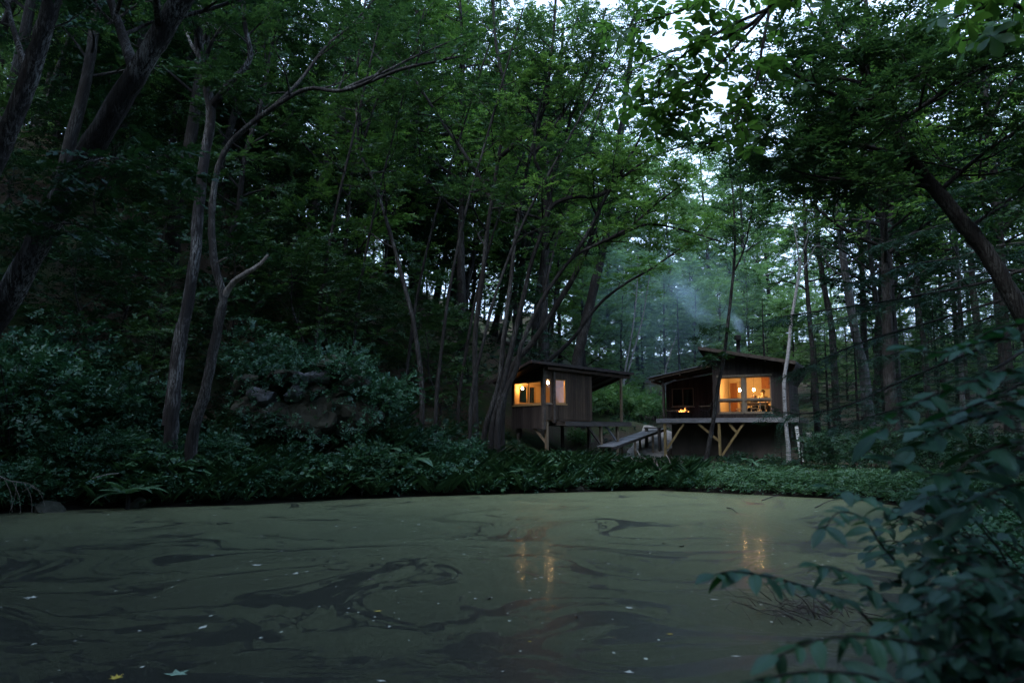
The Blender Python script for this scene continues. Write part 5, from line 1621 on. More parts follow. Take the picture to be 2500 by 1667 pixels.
# small firs and low growth right of the cabin
for (px, Y, s, lab) in ((1948, 28.5, 0.33, 'little fir hiding the foot of the white birch'), (1900, 27.5, 0.2, 'tiny fir before the cabin foundation corner'), (2020, 36, 0.72, 'small fir right of the cabin gauge post'), (2090, 33, 0.70, 'low fir below the thick grey trunk'), (2170, 30, 0.66, 'fir in the gloom beside the dark straight trunk'), (2260, 27, 0.66, 'small fir under the sweeping dark boughs'),
                        (2360, 25, 0.75, 'small fir behind the big wet leaves'), (2180, 42, 0.85, 'young fir at the back of the right wood'), (1995, 42, 0.7, 'young fir behind the cabin end wall'), (2290, 36, 0.85, 'young fir between the slanting and the pale trunk'), (2450, 22, 0.8, 'young fir at the right edge behind the broad leaves')):
    plant(FIR2, (px - 1250) / FPX * Y, Y, s, lab, 'young firs right of the cabin', 'young_fir')

# the large fir whose long boughs sweep in from the right
base = P(2560, 1060, 17.0)
fr_root = thing('sweeping_fir', 'large dark fir sending long drooping boughs in from the right edge', 'tree', (base[0], base[1], gz(base[0], base[1])))
t = Tree((base[0], base[1], gz(base[0], base[1])))
C, rr = t.limb([np.array((base[0], base[1], gz(base[0], base[1]) - 0.3)), P(2550, 800, 17), P(2545, 500, 17), P(2540, 200, 17), P(2540, -150, 17)], 0.24, 0.12, 10, 'trunk', 20, flare=0.4)
for k, pts in enumerate((
    [(2550, 640, 17), (2400, 690, 16.5), (2250, 720, 16.2), (2100, 745, 16), (1960, 765, 15.8), (1890, 775, 15.7)],
    [(2550, 700, 17), (2420, 740, 16.3), (2260, 790, 15.9), (2120, 830, 15.6), (2000, 880, 15.4), (1945, 905, 15.3)],
    [(2550, 590, 17), (2440, 600, 16.6), (2330, 630, 16.4), (2200, 650, 16.2), (2080, 690, 16)],
    [(2550, 760, 17), (2440, 830, 16), (2320, 880, 15.5), (2200, 930, 15.2), (2080, 985, 15), (1960, 1010, 14.9), (1880, 1000, 14.8)],
    [(2550, 820, 17), (2430, 900, 15.8), (2300, 960, 15.2), (2180, 1000, 14.9), (2050, 1040, 14.7)],
    [(2550, 520, 17), (2450, 520, 17), (2340, 540, 17), (2230, 570, 17), (2140, 600, 17)],
    [(2550, 900, 17), (2450, 960, 15.6), (2330, 1030, 15), (2200, 1070, 14.7)],
    [(2550, 430, 17), (2460, 430, 17.2), (2370, 450, 17.4), (2290, 480, 17.6)],
    [(2550, 670, 17), (2440, 660, 17.6), (2330, 690, 18), (2210, 730, 18.4), (2080, 770, 18.8), (1960, 800, 19)],
    [(2550, 740, 17), (2460, 760, 17.8), (2350, 800, 18.3), (2230, 850, 18.8), (2110, 880, 19.2)],
)):
    bc, b2 = t.limb(path3(pts), 0.04, 0.008, 6, f'bough#{k}', 16, rough=0.03)
    for q in range(26):
        f = 0.14 + 0.86 * (q + rng.random()) / 26
        i = min(int(f * 15), 14)
        tgv = unit(bc[i + 1] - bc[i])
        h = unit(np.array((-tgv[1], tgv[0], 0))) * (1 if q % 2 else -1)
        ln = rng.uniform(0.35, 0.8) * (1.15 - 0.5 * f)
        p0 = bc[i] + (bc[i + 1] - bc[i]) * rng.random()
        d = unit(tgv * 0.8 + h * 0.9 + np.array((0, 0, -0.2 + rng.normal() * 0.1)))
        sc, s2 = t.limb([p0, p0 + d * ln * 0.55, p0 + d * ln + np.array((0, 0, -0.05))], 0.008, 0.003, 3, f'bough#{k}', 4, rough=0)
        t.spray_along(sc, 9, 0.28, 0.05, 1.0, -0.06)
    t.spray_along(bc, 16, 0.34, 0.2, 0.8, -0.05)
t.build(fr_root, M['bark_dark'], M['needle'], 16, 0.075, 0.24, 0.85, 0.22)

# the near tree on the right bank whose branches of broad leaf whorls hang in at the top
nb_ = np.array((6.6, 6.2, gz(6.6, 6.2)))
nr = thing('whorl_leaf_tree', 'near tree reaching in from the top right with whorls of broad leaves', 'tree', tuple(nb_))
t = Tree(nb_)
C, rr = t.limb([nb_ - np.array((0, 0, 0.3)), nb_ + np.array((0.1, 0.2, 2.5)), nb_ + np.array((-0.1, 0.4, 5.5)), nb_ + np.array((-0.4, 0.8, 9.5))], 0.22, 0.10, 10, 'trunk', 20, flare=0.4)
BR = [
    [nb_ + np.array((-0.1, 0.4, 5.6)), P(1960, -80, 8.2), P(1880, 20, 8.8), P(1800, 80, 9.2), P(1700, 110, 9.6), P(1600, 140, 9.9), P(1520, 190, 10.1)],
    [P(1880, 20, 8.8), P(1810, 100, 8.9), P(1740, 170, 9.0), P(1640, 220, 9.1), P(1560, 260, 9.2)],
    [P(1960, -80, 8.2), P(1800, -40, 8.6), P(1680, 20, 9.0), P(1580, 50, 9.3), P(1510, 70, 9.5)],
    [P(1880, 20, 8.8), P(1860, 120, 8.6), P(1850, 190, 8.5), P(1820, 250, 8.4), P(1790, 300, 8.3)],
    [P(1740, 170, 9.0), P(1690, 240, 9.2), P(1660, 290, 9.3)],
    [P(1880, 20, 8.8), P(1790, 60, 8.7), P(1720, 100, 8.6), P(1650, 150, 8.6), P(1600, 205, 8.7)],
    [nb_ + np.array((-0.2, 0.5, 6.6)), P(2150, -160, 7.0), P(1990, -40, 7.6), P(1930, 0, 8.0), P(1850, -20, 8.4)],
    [nb_ + np.array((-0.1, 0.3, 4.4)), P(2560, 60, 6.0), P(2440, 80, 5.8), P(2350, 100, 5.6)],
    [P(2560, 60, 6.0), P(2470, 10, 5.5), P(2400, 20, 5.3), P(2330, 45, 5.2)],
]
TW = []
for k, w in enumerate(BR):
    bc, b2 = t.limb(w, 0.05 if k in (0, 6, 7) else 0.022, 0.006, 6, f'branch#{k}', 20, rough=0.03)
    near_ = k >= 7
    for q in range(12 if near_ else 36):
        f = 0.22 + 0.78 * (q + rng.random()) / (12 if near_ else 36)
        i = min(int(f * 19), 18)
        tgv = unit(bc[i + 1] - bc[i])
        d = unit(tgv * 0.6 + rng.normal(size=3) * np.array((0.7, 0.7, 0.45)))
        ln = rng.uniform(0.15, 0.6) * (0.5 if near_ else 1)
        e = bc[i] + d * ln
        t.limb([bc[i], bc[i] + d * ln * 0.5 + np.array((0, 0, 0.03)), e], 0.007, 0.003, 3, f'branch#{k}', 4, rough=0)
        TW.append((e, d, 1.0))
t.build(nr, M['bark_dark'], M['whorl'])
wv = []
for v in range(3):
    nl = 5 + v % 2
    a = np.linspace(0, 2 * math.pi, nl, endpoint=False) + rng.normal(0, 0.12, nl)
    dd = np.stack([np.cos(a), np.sin(a), -0.15 + rng.normal(0, 0.1, nl)], -1)
    Ls = rng.uniform(0.13, 0.19, nl)
    Vs, Fs = [], []
    for j in range(nl):
        d = unit(dd[j])
        s = unit(np.cross((0, 0, 1.0), d))
        u_ = np.cross(d, s)
        b0 = len(Vs)
        prof = [(0.05, 0.004), (0.3, 0.14), (0.6, 0.25), (0.82, 0.2), (1.0, 0.0)]
        for tt, ww in prof:
            c_ = d * Ls[j] * tt - u_ * Ls[j] * 0.14 * tt * tt
            Vs += [c_ - s * ww * Ls[j] + u_ * ww * Ls[j] * 0.2, c_, c_ + s * ww * Ls[j] + u_ * ww * Ls[j] * 0.2]
        for r_ in range(4):
            q = b0 + r_ * 3
            Fs += [(q, q + 1, q + 4, q + 3), (q + 1, q + 2, q + 5, q + 4)]
    wv.append((Vs, Fs))
protos = []
for v in range(3):
    Vs, Fs = wv[v]
    o = mesh_obj('leaf_whorl', Vs, Fs, M['whorl'], nr, True, np.full(len(Vs), 0.5))
    protos.append(o)
for i, (e, d, s) in enumerate(TW):
    o = protos[i] if i < 3 else copy_part(protos[i % 3], nr)
    o.location = tuple(e - nb_)
    o.rotation_euler = (rng.normal(0, 0.45), rng.normal(0, 0.45), rng.random() * 6.28)
    o.scale = (rng.uniform(0.75, 1.2),) * 3
# ------------------------------------------------------------------ undergrowth
def bnoise(x, y, s=1.0):
    x, y = x * s, y * s
    return 0.5 + 0.25 * (np.sin(1.7 * x + 0.6 * y + 1.3) * np.cos(1.2 * y - 0.5 * x) + np.sin(3.1 * x - 1.9 * y) * 0.6 + np.sin(0.8 * x + 2.6 * y + 4) * 0.6)


def herb_mass(name, x, y, hmax, per, m, L, wd, mat, hmin=0.12, nz=1.0, spread=0.3, flat=0.7):
    z = np.maximum(ground_z(x, y), 0.08)
    h = hmin + (hmax - hmin) * np.clip(bnoise(x, y, nz), 0, 1)
    n = len(x) * per
    X, Y, Z, H = (np.repeat(a, per) for a in (x, y, z, h))
    a = rng.random(n) * 6.28
    p = np.stack([X + rng.normal(0, 0.06, n), Y + rng.normal(0, 0.06, n), Z + H * np.sqrt(rng.random(n))], -1)
    d = np.stack([np.cos(a), np.sin(a), rng.normal(0.12, 0.25, n)], -1)
    V, F, t = spray_leaves(p, d, spread * rng.uniform(0.5, 1.2, n), m, L, wd, flat, 0.4)
    o = mesh_obj(name, V, F, mat, None, False, t)
    return tag(o, kind='stuff')


def scatter(n, xr, yr, cond):
    x = rng.uniform(*xr, n * 6)
    y = rng.uniform(*yr, n * 6)
    k = cond(x, y, sdist(x, y)) & (np.abs(x) < 0.74 * y + 0.5)
    return x[k][:n], y[k][:n]


def clear_of(x, y):
    """keep off the cabins, the boardwalk and the path"""
    ok = np.ones(x.shape, bool)
    for (o, a, x0, x1, y0, y1) in ((LO, LA, -0.1, 5.2, -0.7, 2.4), (RO, RA, -0.3, 6.7, 0.9, 4.0)):
        dx, dy = x - o[0], y - o[1]
        u, v = dx * math.cos(a) + dy * math.sin(a), -dx * math.sin(a) + dy * math.cos(a)
        ok &= ~((u > x0) & (u < x1) & (v > y0) & (v < y1))
    for q in pc[::2]:
        ok &= np.hypot(x - q[0], y - q[1]) > 1.15
    for f in np.linspace(0, 1, 6):
        q = a0 + (a1 - a0) * f
        ok &= np.hypot(x - q[0], y - q[1]) > 0.7
    return ok


x, y = scatter(3800, (-15, 7.0), (15.5, 27), lambda x, y, d: (d > -0.12) & (d < 4.5) & (x - y * 0.2 < 1.2) & clear_of(x, y))
k_ = bnoise(x * 0.6 + 9, y * 0.6) > 0.58
tag(herb_mass('broadleaf_undergrowth', x[k_], y[k_], np.where(x[k_] > -1.2, 0.55, 1.1), 4, 5, 0.15, 0.8, M['herb_bank'], 0.35, 1.1, 0.28), 'broad pale-green leaves standing in patches along the bank', 'undergrowth')
gk = rng.random(len(x)) < 0.22
gx_, gy_ = np.repeat(x[gk], 9), np.repeat(y[gk], 9)
gp = np.stack([gx_ + rng.normal(0, 0.08, len(gx_)), gy_ + rng.normal(0, 0.08, len(gx_)), ground_z(gx_, gy_) + 0.1], -1)
ga = rng.random(len(gx_)) * 6.28
V, F = leaf_geo(gp, np.stack([np.cos(ga) * 0.6, np.sin(ga) * 0.6, np.full(len(ga), 1.0)], -1), np.stack([np.cos(ga), np.sin(ga), np.zeros(len(ga))], -1) * -1.0, rng.uniform(0.35, 1.0, len(ga)), np.full(len(ga), 0.022), 0.05, 0.35)
tag(mesh_obj('bank_grass', V, F, M['herb_bank'], None, False, np.repeat(rng.random(len(ga)), 4)), 'thin arching grass blades along the pond bank', 'grass', kind='stuff')
tag(herb_mass('undergrowth', x, y, np.where(x > -1.2, 0.5, 1.0), 6, 7, 0.085, 0.62, M['herb'], 0.15, 1.4), 'dense dark green undergrowth hanging over the pond bank', 'undergrowth')
x, y = scatter(1500, (-18, 6), (18, 34), lambda x, y, d: (d > 4.0) & (d < 13) & clear_of(x, y) & ((x + 6) * -0.78 + (y - 24) * 0.62 < 9))
tag(herb_mass('slope_undergrowth', x, y, 0.55, 5, 6, 0.10, 0.6, M['leaf_dark'], 0.08, 0.7), 'thin dark herbs scattered over the shaded slope', 'undergrowth')
x, y = scatter(1900, (3.5, 17), (18, 27), lambda x, y, d: (d > -0.12) & (d < 4.2) & (x - y * 0.2 > 1.2) & clear_of(x, y))
tag(herb_mass('bank_herbs', x, y, 0.36, 5, 7, 0.085, 0.5, M['herb_bank'], 0.1, 1.3), 'bright low herbs carpeting the bank below the cabin', 'undergrowth')
x, y = scatter(1200, (2.0, 24), (24, 44), lambda x, y, d: (d > 1.5) & (x > 0.12 * y) & clear_of(x, y))
tag(herb_mass('wood_floor_herbs', x, y, 0.26, 5, 6, 0.11, 0.5, M['leaf_dark'], 0.06, 0.8), 'low dark herbs on the wood floor round the cabin', 'undergrowth')
x, y = scatter(700, (1.0, 9.5), (1.2, 18), lambda x, y, d: (d > 0.05) & (d < 3.5) & (x > 0.8))
tag(herb_mass('near_bank_herbs', x, y, 0.5, 5, 6, 0.08, 0.5, M['herb'], 0.1, 1.5), 'dark herbs on the near right bank behind the big leaves', 'undergrowth')


# ------------------------------------------------------------------ shrubs
def stock_shrub(w, h, n, m, L, wd, leaf, name='shrub', flat=0.6):
    root = thing(name, None, 'shrub')
    t = Tree()
    for k in range(7):
        a = k * 0.9 + rng.random()
        e = np.array((math.cos(a) * w * 0.32, math.sin(a) * w * 0.32, h * rng.uniform(0.6, 0.9)))
        t.limb([(0, 0, -0.2), e * np.array((0.3, 0.3, 0.5)), e], 0.016, 0.005, 4, 'stem', 6, rough=0)
    # leaf sprays through a lumpy dome
    lobes = [np.array((math.cos(a) * w * rng.uniform(0.1, 0.3), math.sin(a) * w * rng.uniform(0.1, 0.3), h * rng.uniform(0.35, 0.75))) for a in np.linspace(0, 6.28, 8)]
    for i in range(n):
        c = lobes[i % 8]
        u = rng.normal(size=3)
        u /= np.linalg.norm(u)
        p = c + u * np.array((w * 0.26, w * 0.26, h * 0.30)) * rng.uniform(0.55, 1.0)
        if p[2] < 0.03:
            continue
        t.sp.append(p)
        t.sd.append(u * np.array((1, 1, 0.4)) + np.array((0, 0, 0.15)))
        t.sl.append(rng.uniform(0.15, 0.36))
    t.build(root, M['bark_dark'], leaf, m, L, wd, flat, 0.35, crown='foliage')
    return root


SH = {'h': stock_shrub(2.2, 1.5, 420, 8, 0.095, 0.6, M['herb']), 'k': stock_shrub(2.0, 1.8, 420, 9, 0.085, 0.5, M['herb']),
      'b': stock_shrub(2.4, 1.5, 460, 8, 0.11, 0.5, M['herb_bright'], 'path_bush'), 'd': stock_shrub(2.4, 1.6, 420, 8, 0.10, 0.5, M['leaf_dark'])}
for (k, px, Y, s, lab) in (
    ('k', 40, 18.6, 1.9, 'tall leafy shrub at the left edge under the leaning trunk'), ('h', 110, 20.6, 1.6, 'rounded shrub behind the left bank near the leaning trunk'),
    ('h', 250, 20.8, 1.25, 'shrub with a fern before it, left of the twin trunks'), ('k', 350, 21.4, 1.2, 'shrub touching the left side of the twin trunks'),
    ('h', 180, 18.9, 0.95, 'low shrub on the left bank over the water'), ('h', 60, 17.6, 0.9, 'rounded low shrub at the far left bank'), ('k', 310, 19.6, 0.8, 'mounded shrub between two ferns on the left bank'), ('h', 420, 20.3, 0.7, 'mounded shrub hiding the feet of the twin trunks'), ('k', 540, 20.6, 0.75, 'mounded shrub right of the forked trunk foot'), ('h', 900, 21.9, 0.8, 'mounded shrub on the bank below the slope'), ('k', 640, 23.3, 1.2, 'bush growing on top of the left end of the stone wall'),
    ('k', 745, 23.2, 1.35, 'large bush crowning the middle of the stone wall'), ('k', 835, 23.3, 1.25, 'bush hanging over the right end of the stone wall'),
    ('h', 940, 23.4, 1.15, 'shrub on the slope right of the stone wall'), ('h', 1010, 24.6, 1.0, 'shrub right of the big drooping fern'),
    ('h', 690, 20.9, 0.55, 'low shrub before the foot of the stone wall'), ('h', 810, 21.3, 0.6, 'low shrub under the big dark stone'),
    ('d', 1090, 26.5, 1.0, 'dark shrub at the foot of the leaning clump'), ('h', 1130, 24.2, 0.8, 'shrub on the bank below the leaning clump'),
    ('d', 1390, 29.5, 0.35, 'dark shrub under the hut stilts'), ('d', 1800, 28.5, 0.42, 'dark shrub before the cabin foundation'), ('d', 1880, 27.0, 0.42, 'dark shrub below the white birch'),
    ('d', 2010, 27.5, 0.9, 'dark shrub right of the gauge post'), ('d', 2120, 25.5, 0.95, 'dark shrub under the sweeping boughs'), ('d', 2260, 23.5, 1.0, 'dark shrub on the right bank behind the wet leaves'),
    ('d', 1680, 27.2, 0.35, 'low dark shrub between the deck post and the log'), ('d', 2400, 21.0, 1.0, 'dark shrub in the right edge gloom'),
):
    plant(SH[k], (px - 1250) / FPX * Y, Y, s, lab, 'shrubs along the banks', 'shrub') if id(SH[k]) else None
for (px, Y, s, lab) in ((1405, 40.5, 1.15, 'bright bush on the slope just behind the hut wall'), (1445, 41.5, 1.25, 'bright bush seen through the hut porch'), (1480, 43.0, 1.3, 'bright bush left of the porch post'),
                        (1530, 44.0, 1.3, 'bright bush right of the porch post'), (1565, 46.0, 1.25, 'bright bush above the bend of the path'), (1600, 48.5, 1.2, 'bright bush at the top of the path'),
                        (1415, 37.6, 0.6, 'low bright bush beside the path foot'), (1500, 46.5, 1.5, 'tall bright bush behind the others on the slope')):
    plant(SH['b'], (px - 1250) / FPX * Y, Y, s, lab, 'bright bushes above the path', 'path_bush')


# ------------------------------------------------------------------ ferns
def frond_mesh(L, n, droop, w):
    t = np.linspace(0.04, 1, n)
    spine = np.stack([np.zeros(n), L * (t - 0.12 * t ** 3), L * (0.55 * t - droop * t ** 2.2)], -1)
    pos, d, nr_, ll = [], [], [], []
    for i in range(n):
        tg_ = unit(spine[min(i + 1, n - 1)] - spine[max(i - 1, 0)])
        for s in (-1, 1):
            pos.append(spine[i])
            d.append(np.array((s, 0, 0)) + tg_ * 0.35 + np.array((0, 0, -0.12)))
            nr_.append(np.cross(tg_, (1, 0, 0)) * -1.0)
            f = t[i]
            ll.append(w * (math.sin(math.pi * min(1, f * 0.9 + 0.12)) ** 0.8 + 0.05))
    nr_ = np.array(nr_)
    nr_[nr_[:, 2] < 0] *= -1
    V, F = leaf_geo(np.array(pos), np.array(d), nr_, np.array(ll), np.full(len(ll), L / n * 1.15), 0.05, 0.12)
    sv, sf = tube(spine, np.linspace(0.006, 0.002, n), 3)
    sf = np.concatenate([sf[:, [0, 1, 2]], sf[:, [0, 2, 3]]], 0)
    return np.vstack([V, sv]), np.vstack([F, sf + len(V)])


FR = []
for (L, n, dr, w) in ((1.0, 22, 0.42, 0.17), (0.9, 20, 0.58, 0.15), (0.75, 18, 0.30, 0.15)):
    V, F = frond_mesh(L, n, dr, w)
    FR.append(mesh_obj('frond', V, F, M['fern'], None, False, np.full(len(V), 0.5)))
fused = set()
for (px, py, Y, s, nf, lab) in (
    (578, 1035, 21.2, 0.95, 9, 'bright upright fern beside the pale stone'), (330, 1150, 18.2, 1.15, 11, 'large fern arching over the left bank'), (255, 1060, 19.6, 1.0, 9, 'fern among shrubs left of the twin trunks'),
    (850, 1090, 21.4, 0.95, 9, 'fern below the big dark stone'), (1005, 1085, 22.8, 1.25, 10, 'biggest drooping fern right of the stone wall'), (950, 1060, 23.0, 0.9, 8, 'fern hanging beside the biggest one'),
    (1290, 1180, 23.6, 0.95, 9, 'fern spilling over the bank below the hut'), (1545, 1160, 24.9, 0.85, 8, 'fern on the bank beside the brushwood'), (1215, 1165, 23.2, 0.8, 8, 'fern on the bank left of the hut stilts'),
    (890, 1150, 21.2, 0.7, 7, 'small fern near the water below the slope'), (1110, 1150, 22.8, 0.8, 8, 'fern on the bank below the leaning clump'), (1420, 1165, 24.3, 0.7, 7, 'small fern under the hut porch bank'),
    (470, 1090, 19.4, 0.8, 8, 'fern at the foot of the forked trunk'), (1640, 1165, 25.4, 0.65, 7, 'small fern beside the fallen log'), (800, 1060, 22.3, 0.8, 8, 'fern growing from the stone wall foot'),
    (690, 1130, 20.2, 0.75, 7, 'fern in the undergrowth before the stone wall'), (1830, 1130, 26.0, 0.7, 7, 'fern below the cabin foundation'),
):
    X = (px - 1250) / FPX * Y
    z = min(max(gz(X, Y) + 0.15, P(px, py, Y)[2]), gz(X, Y) + 0.5)
    f = thing('fern', lab, 'fern', (X, Y, z), rng.random() * 6.28, 'ferns along the bank', s)
    for k in range(nf):
        src = FR[int(rng.integers(3))]
        a = k * 6.28 / nf + rng.normal(0, 0.2)
        if src.name in fused:
            c = copy_part(src, f)
        else:
            fused.add(src.name)
            c = src
            c.parent = f
        c.rotation_euler = (rng.normal(0.0, 0.18), rng.normal(0, 0.15), a)
        c.scale = (rng.uniform(0.75, 1.1),) * 3
    V, F = lathe([(0.04, -0.6), (0.05, -0.1), (0.03, 0.03), (0.001, 0.05)], 7)
    mesh_obj('rootstock', V, F, M['bark_dark'], f)

# ------------------------------------------------------------------ the dry stone wall
sw_t = thing('stone_wall', 'old wall of rough boulders sunk in the slope right of the twin trunks', 'stone wall', (P(740, 1060, 22.6)[0], 22.6, gz(P(740, 1060, 22.6)[0], 22.6)))
so = np.array(sw_t.location)


def rock(name, p, sx, sy, sz, mat, parent, seed):
    r2 = np.random.default_rng(seed)
    bm = bmesh.new()
    bmesh.ops.create_icosphere(bm, subdivisions=4, radius=1.0)
    k = unit(r2.normal(size=(12, 3)))
    o_ = r2.uniform(0.55, 0.95, 12)
    off = Vector(r2.uniform(-50, 50, 3))
    for v in bm.verts:
        c = np.array(v.co)
        c = np.sign(c) * np.abs(c) ** 0.7
        for q in range(12):
            dd = c @ k[q] - o_[q]
            if dd > 0:
                c = c - k[q] * dd * 0.9
        w_ = Vector(c * np.array((sx, sy, sz)))
        nz = mnoise.noise(w_ * 2.2 + off) * 0.10 + mnoise.noise(w_ * 6.0 + off) * 0.045 + mnoise.noise(w_ * 15.0 + off) * 0.018
        v.co = w_ + Vector(unit(c)) * nz * min(1.0, 2.2 * min(sx, sz) + 0.25)
    me = bpy.data.meshes.new(name)
    bm.to_mesh(me)
    bm.free()
    me.materials.append(mat)
    ob = bpy.data.objects.new(name, me)
    COL.objects.link(ob)
    ob.parent = parent
    ob.location = p
    ob.rotation_euler = tuple(r2.normal(0, 0.12, 3))
    return ob


for i, (px, py, w, h, mt) in enumerate(((640, 972, 84, 46, 'stone'), (722, 962, 44, 40, 'stone'), (782, 918, 64, 26, 'stone'), (790, 885, 60, 28, 'stone_moss'), (760, 1012, 110, 86, 'stone_moss'), (845, 1025, 96, 80, 'stone_moss'), (855, 950, 90, 52, 'stone_moss'),
                                        (770, 962, 56, 40, 'stone_moss'), (690, 1005, 60, 40, 'stone_moss'), (640, 1015, 80, 44, 'stone_moss'), (600, 940, 60, 40, 'stone_moss'), (680, 925, 70, 36, 'stone_moss'), (735, 925, 44, 30, 'stone'),
                                        (890, 1010, 70, 70, 'stone_moss'), (700, 1050, 110, 50, 'stone_moss'), (600, 990, 50, 50, 'stone_moss'), (830, 905, 50, 36, 'stone_moss'))):
    p = P(px, py, 22.7)
    rock('stone', tuple(p - so), w * 22.7 / FPX / 2 * 1.25, 0.4, h * 22.7 / FPX / 2 * 1.3, M[mt], sw_t, 40 + i)
sp_, sd_v, sl_ = [], [], []
for i in range(820):
    px, py = rng.uniform(560, 930), rng.uniform(865, 1075)
    if any((px - a) ** 2 / b ** 2 + (py - c) ** 2 / d ** 2 < 1 for a, c, b, d in ((640, 972, 60, 38), (722, 960, 34, 30), (785, 916, 50, 24), (790, 1005, 100, 48))) and rng.random() < 0.8:
        continue
    p = P(px, py, rng.uniform(21.9, 22.35))
    sp_.append(p)
    sd_v.append((rng.normal(0, 1), -0.5, rng.normal(-0.3, 0.5)))
    sl_.append(rng.uniform(0.15, 0.32))
V, F, t_ = spray_leaves(np.array(sp_), np.array(sd_v), np.array(sl_), 8, 0.095, 0.6, 0.5, 0.4)
tag(mesh_obj('ivy', V, F, M['herb'], None, False, t_), 'leafy creepers hanging over the old stone wall', 'ivy', kind='stuff')
for i, (px, py, Y, w, h, lab) in enumerate(((1310, 1192, 23.3, 0.42, 0.22, 'dark wet rock at the waterline below the hut'), (1345, 1196, 23.6, 0.35, 0.18, 'second dark rock at the waterline beside it'), (1415, 1190, 23.9, 0.5, 0.24, 'flat dark rock on the shore left of the brushwood'),
                                            (560, 1228, 19.5, 0.4, 0.16, 'low purple-grey rock at the left waterline'), (330, 1236, 18.6, 0.5, 0.3, 'dark rock under the overhanging left bank'), (115, 1243, 17.6, 0.55, 0.36, 'dark boulder at the far left waterline'), (1790, 1172, 24.6, 0.5, 0.45, 'dark boulder at the waterline below the cabin'))):
    p = P(px, py, Y)
    tag(rock('shore_rock', (p[0], p[1], 0.0), w * 0.7, w * 0.5, h * 0.7, M['stone_moss'], None, 90 + i), lab, 'rock', 'rocks along the waterline')


# ------------------------------------------------------------------ the near leaves on the right bank
def blade(L, w, curl, n=6, tipw=1.0):
    V, F = [], []
    for i in range(n + 1):
        t = i / n
        ww = w * (math.sin(math.pi * t ** 0.85) ** 0.85) * 0.5 if 0 < t < 1 else 0.001
        z = -curl * L * t * t
        V += [(-ww, L * t, z + ww * 0.28), (0, L * t, z), (ww, L * t, z + ww * 0.28)]
    for i in range(n):
        q = i * 3
        F += [(q, q + 1, q + 4, q + 3), (q + 1, q + 2, q + 5, q + 4)]
    return V, F


def leaf_proto(L, w, curl, mat):
    V, F = blade(L, w, curl)
    me = bpy.data.meshes.new('leaf')
    me.from_pydata(V, [], F)
    me.materials.append(mat)
    me.polygons.foreach_set('use_smooth', np.ones(len(me.polygons), dtype=bool))
    a = me.attributes.new('tint', 'FLOAT', 'POINT')
    a.data.foreach_set('value', np.full(len(V), 0.5, dtype=np.float32))
    return me


def put_leaf(me, parent, o, p, d, nrm, s):
    d = unit(np.asarray(d, float))
    x_ = unit(np.cross(d, nrm))
    z_ = np.cross(x_, d)
    ob = bpy.data.objects.new('leaf', me)
    COL.objects.link(ob)
    ob.parent = parent
    mt = Matrix(((x_[0], d[0], z_[0], 0), (x_[1], d[1], z_[1], 0), (x_[2], d[2], z_[2], 0), (0, 0, 0, 1)))
    ob.matrix_local = Matrix.Translation(tuple(np.asarray(p) - o)) @ mt @ Matrix.Scale(s, 4)
    return ob


LM = {'ash': [leaf_proto(0.092, 0.042, c, M['front_leaf']) for c in (0.12, 0.25, 0.05)],
      'small': [leaf_proto(0.07, 0.036, c, M['front_dark']) for c in (0.15, 0.3)],
      'broad': [leaf_proto(0.125, 0.058, c, M['front_broad']) for c in (0.10, 0.22, 0.32)],
      'round': [leaf_proto(0.062, 0.045, c, M['front_dark']) for c in (0.1, 0.25)]}


def near_shrub(name, label, base, stems, lm, mode, step, hang=0.3, jit=0.25, stem_r=0.006):
    bz = gz(*base)
    o = np.array((base[0], base[1], bz))
    root = thing(name, label, 'shrub', tuple(o))
    for pts in stems:
        w = [np.asarray(p) for p in pts]
        C = catmull(w, 8 * len(w))
        foot = [o + np.array((rng.normal(0, 0.06), rng.normal(0, 0.06), -0.12)), (o + C[0]) / 2 + np.array((0.1, 0.05, 0.15))]
        CC = np.vstack([catmull([foot[0], foot[1], C[0]], 8)[:-1], C])
        V, F = tube(CC - o, np.linspace(stem_r, 0.0022, len(CC)), 6)
        mesh_obj('stem', V, F, M['bark_dark'], root, True)
        seg = np.linalg.norm(np.diff(C, axis=0), axis=1)
        cum = np.concatenate([[0], np.cumsum(seg)])
        n = max(2, int(cum[-1] / step))
        for k in range(n + 1):
            s_ = cum[-1] * (k + 0.3) / (n + 0.6)
            i = min(int(np.searchsorted(cum, s_)) - 1, len(C) - 2)
            i = max(i, 0)
            p = C[i] + (C[i + 1] - C[i]) * (s_ - cum[i]) / (seg[i] + 1e-9)
            tg_ = unit(C[i + 1] - C[i])
            sidev = unit(np.cross(tg_, (0, 0, 1)))
            for sg in ((-1, 1) if mode == 'pair' else ((1,) if k % 2 else (-1,))):
                d = sidev * sg * 0.85 + tg_ * 0.5 + np.array((0, 0, -hang)) + rng.normal(0, jit, 3)
                nv = np.array((0, -0.25, 1.0)) + rng.normal(0, jit, 3)
                put_leaf(lm[int(rng.integers(len(lm)))], root, o, p, d, nv, rng.uniform(0.55, 1.2))
        put_leaf(lm[0], root, o, C[-1], unit(C[-1] - C[-3]) + np.array((0, 0, -0.1)), (0, -0.3, 1.0), 1.0)
    return root


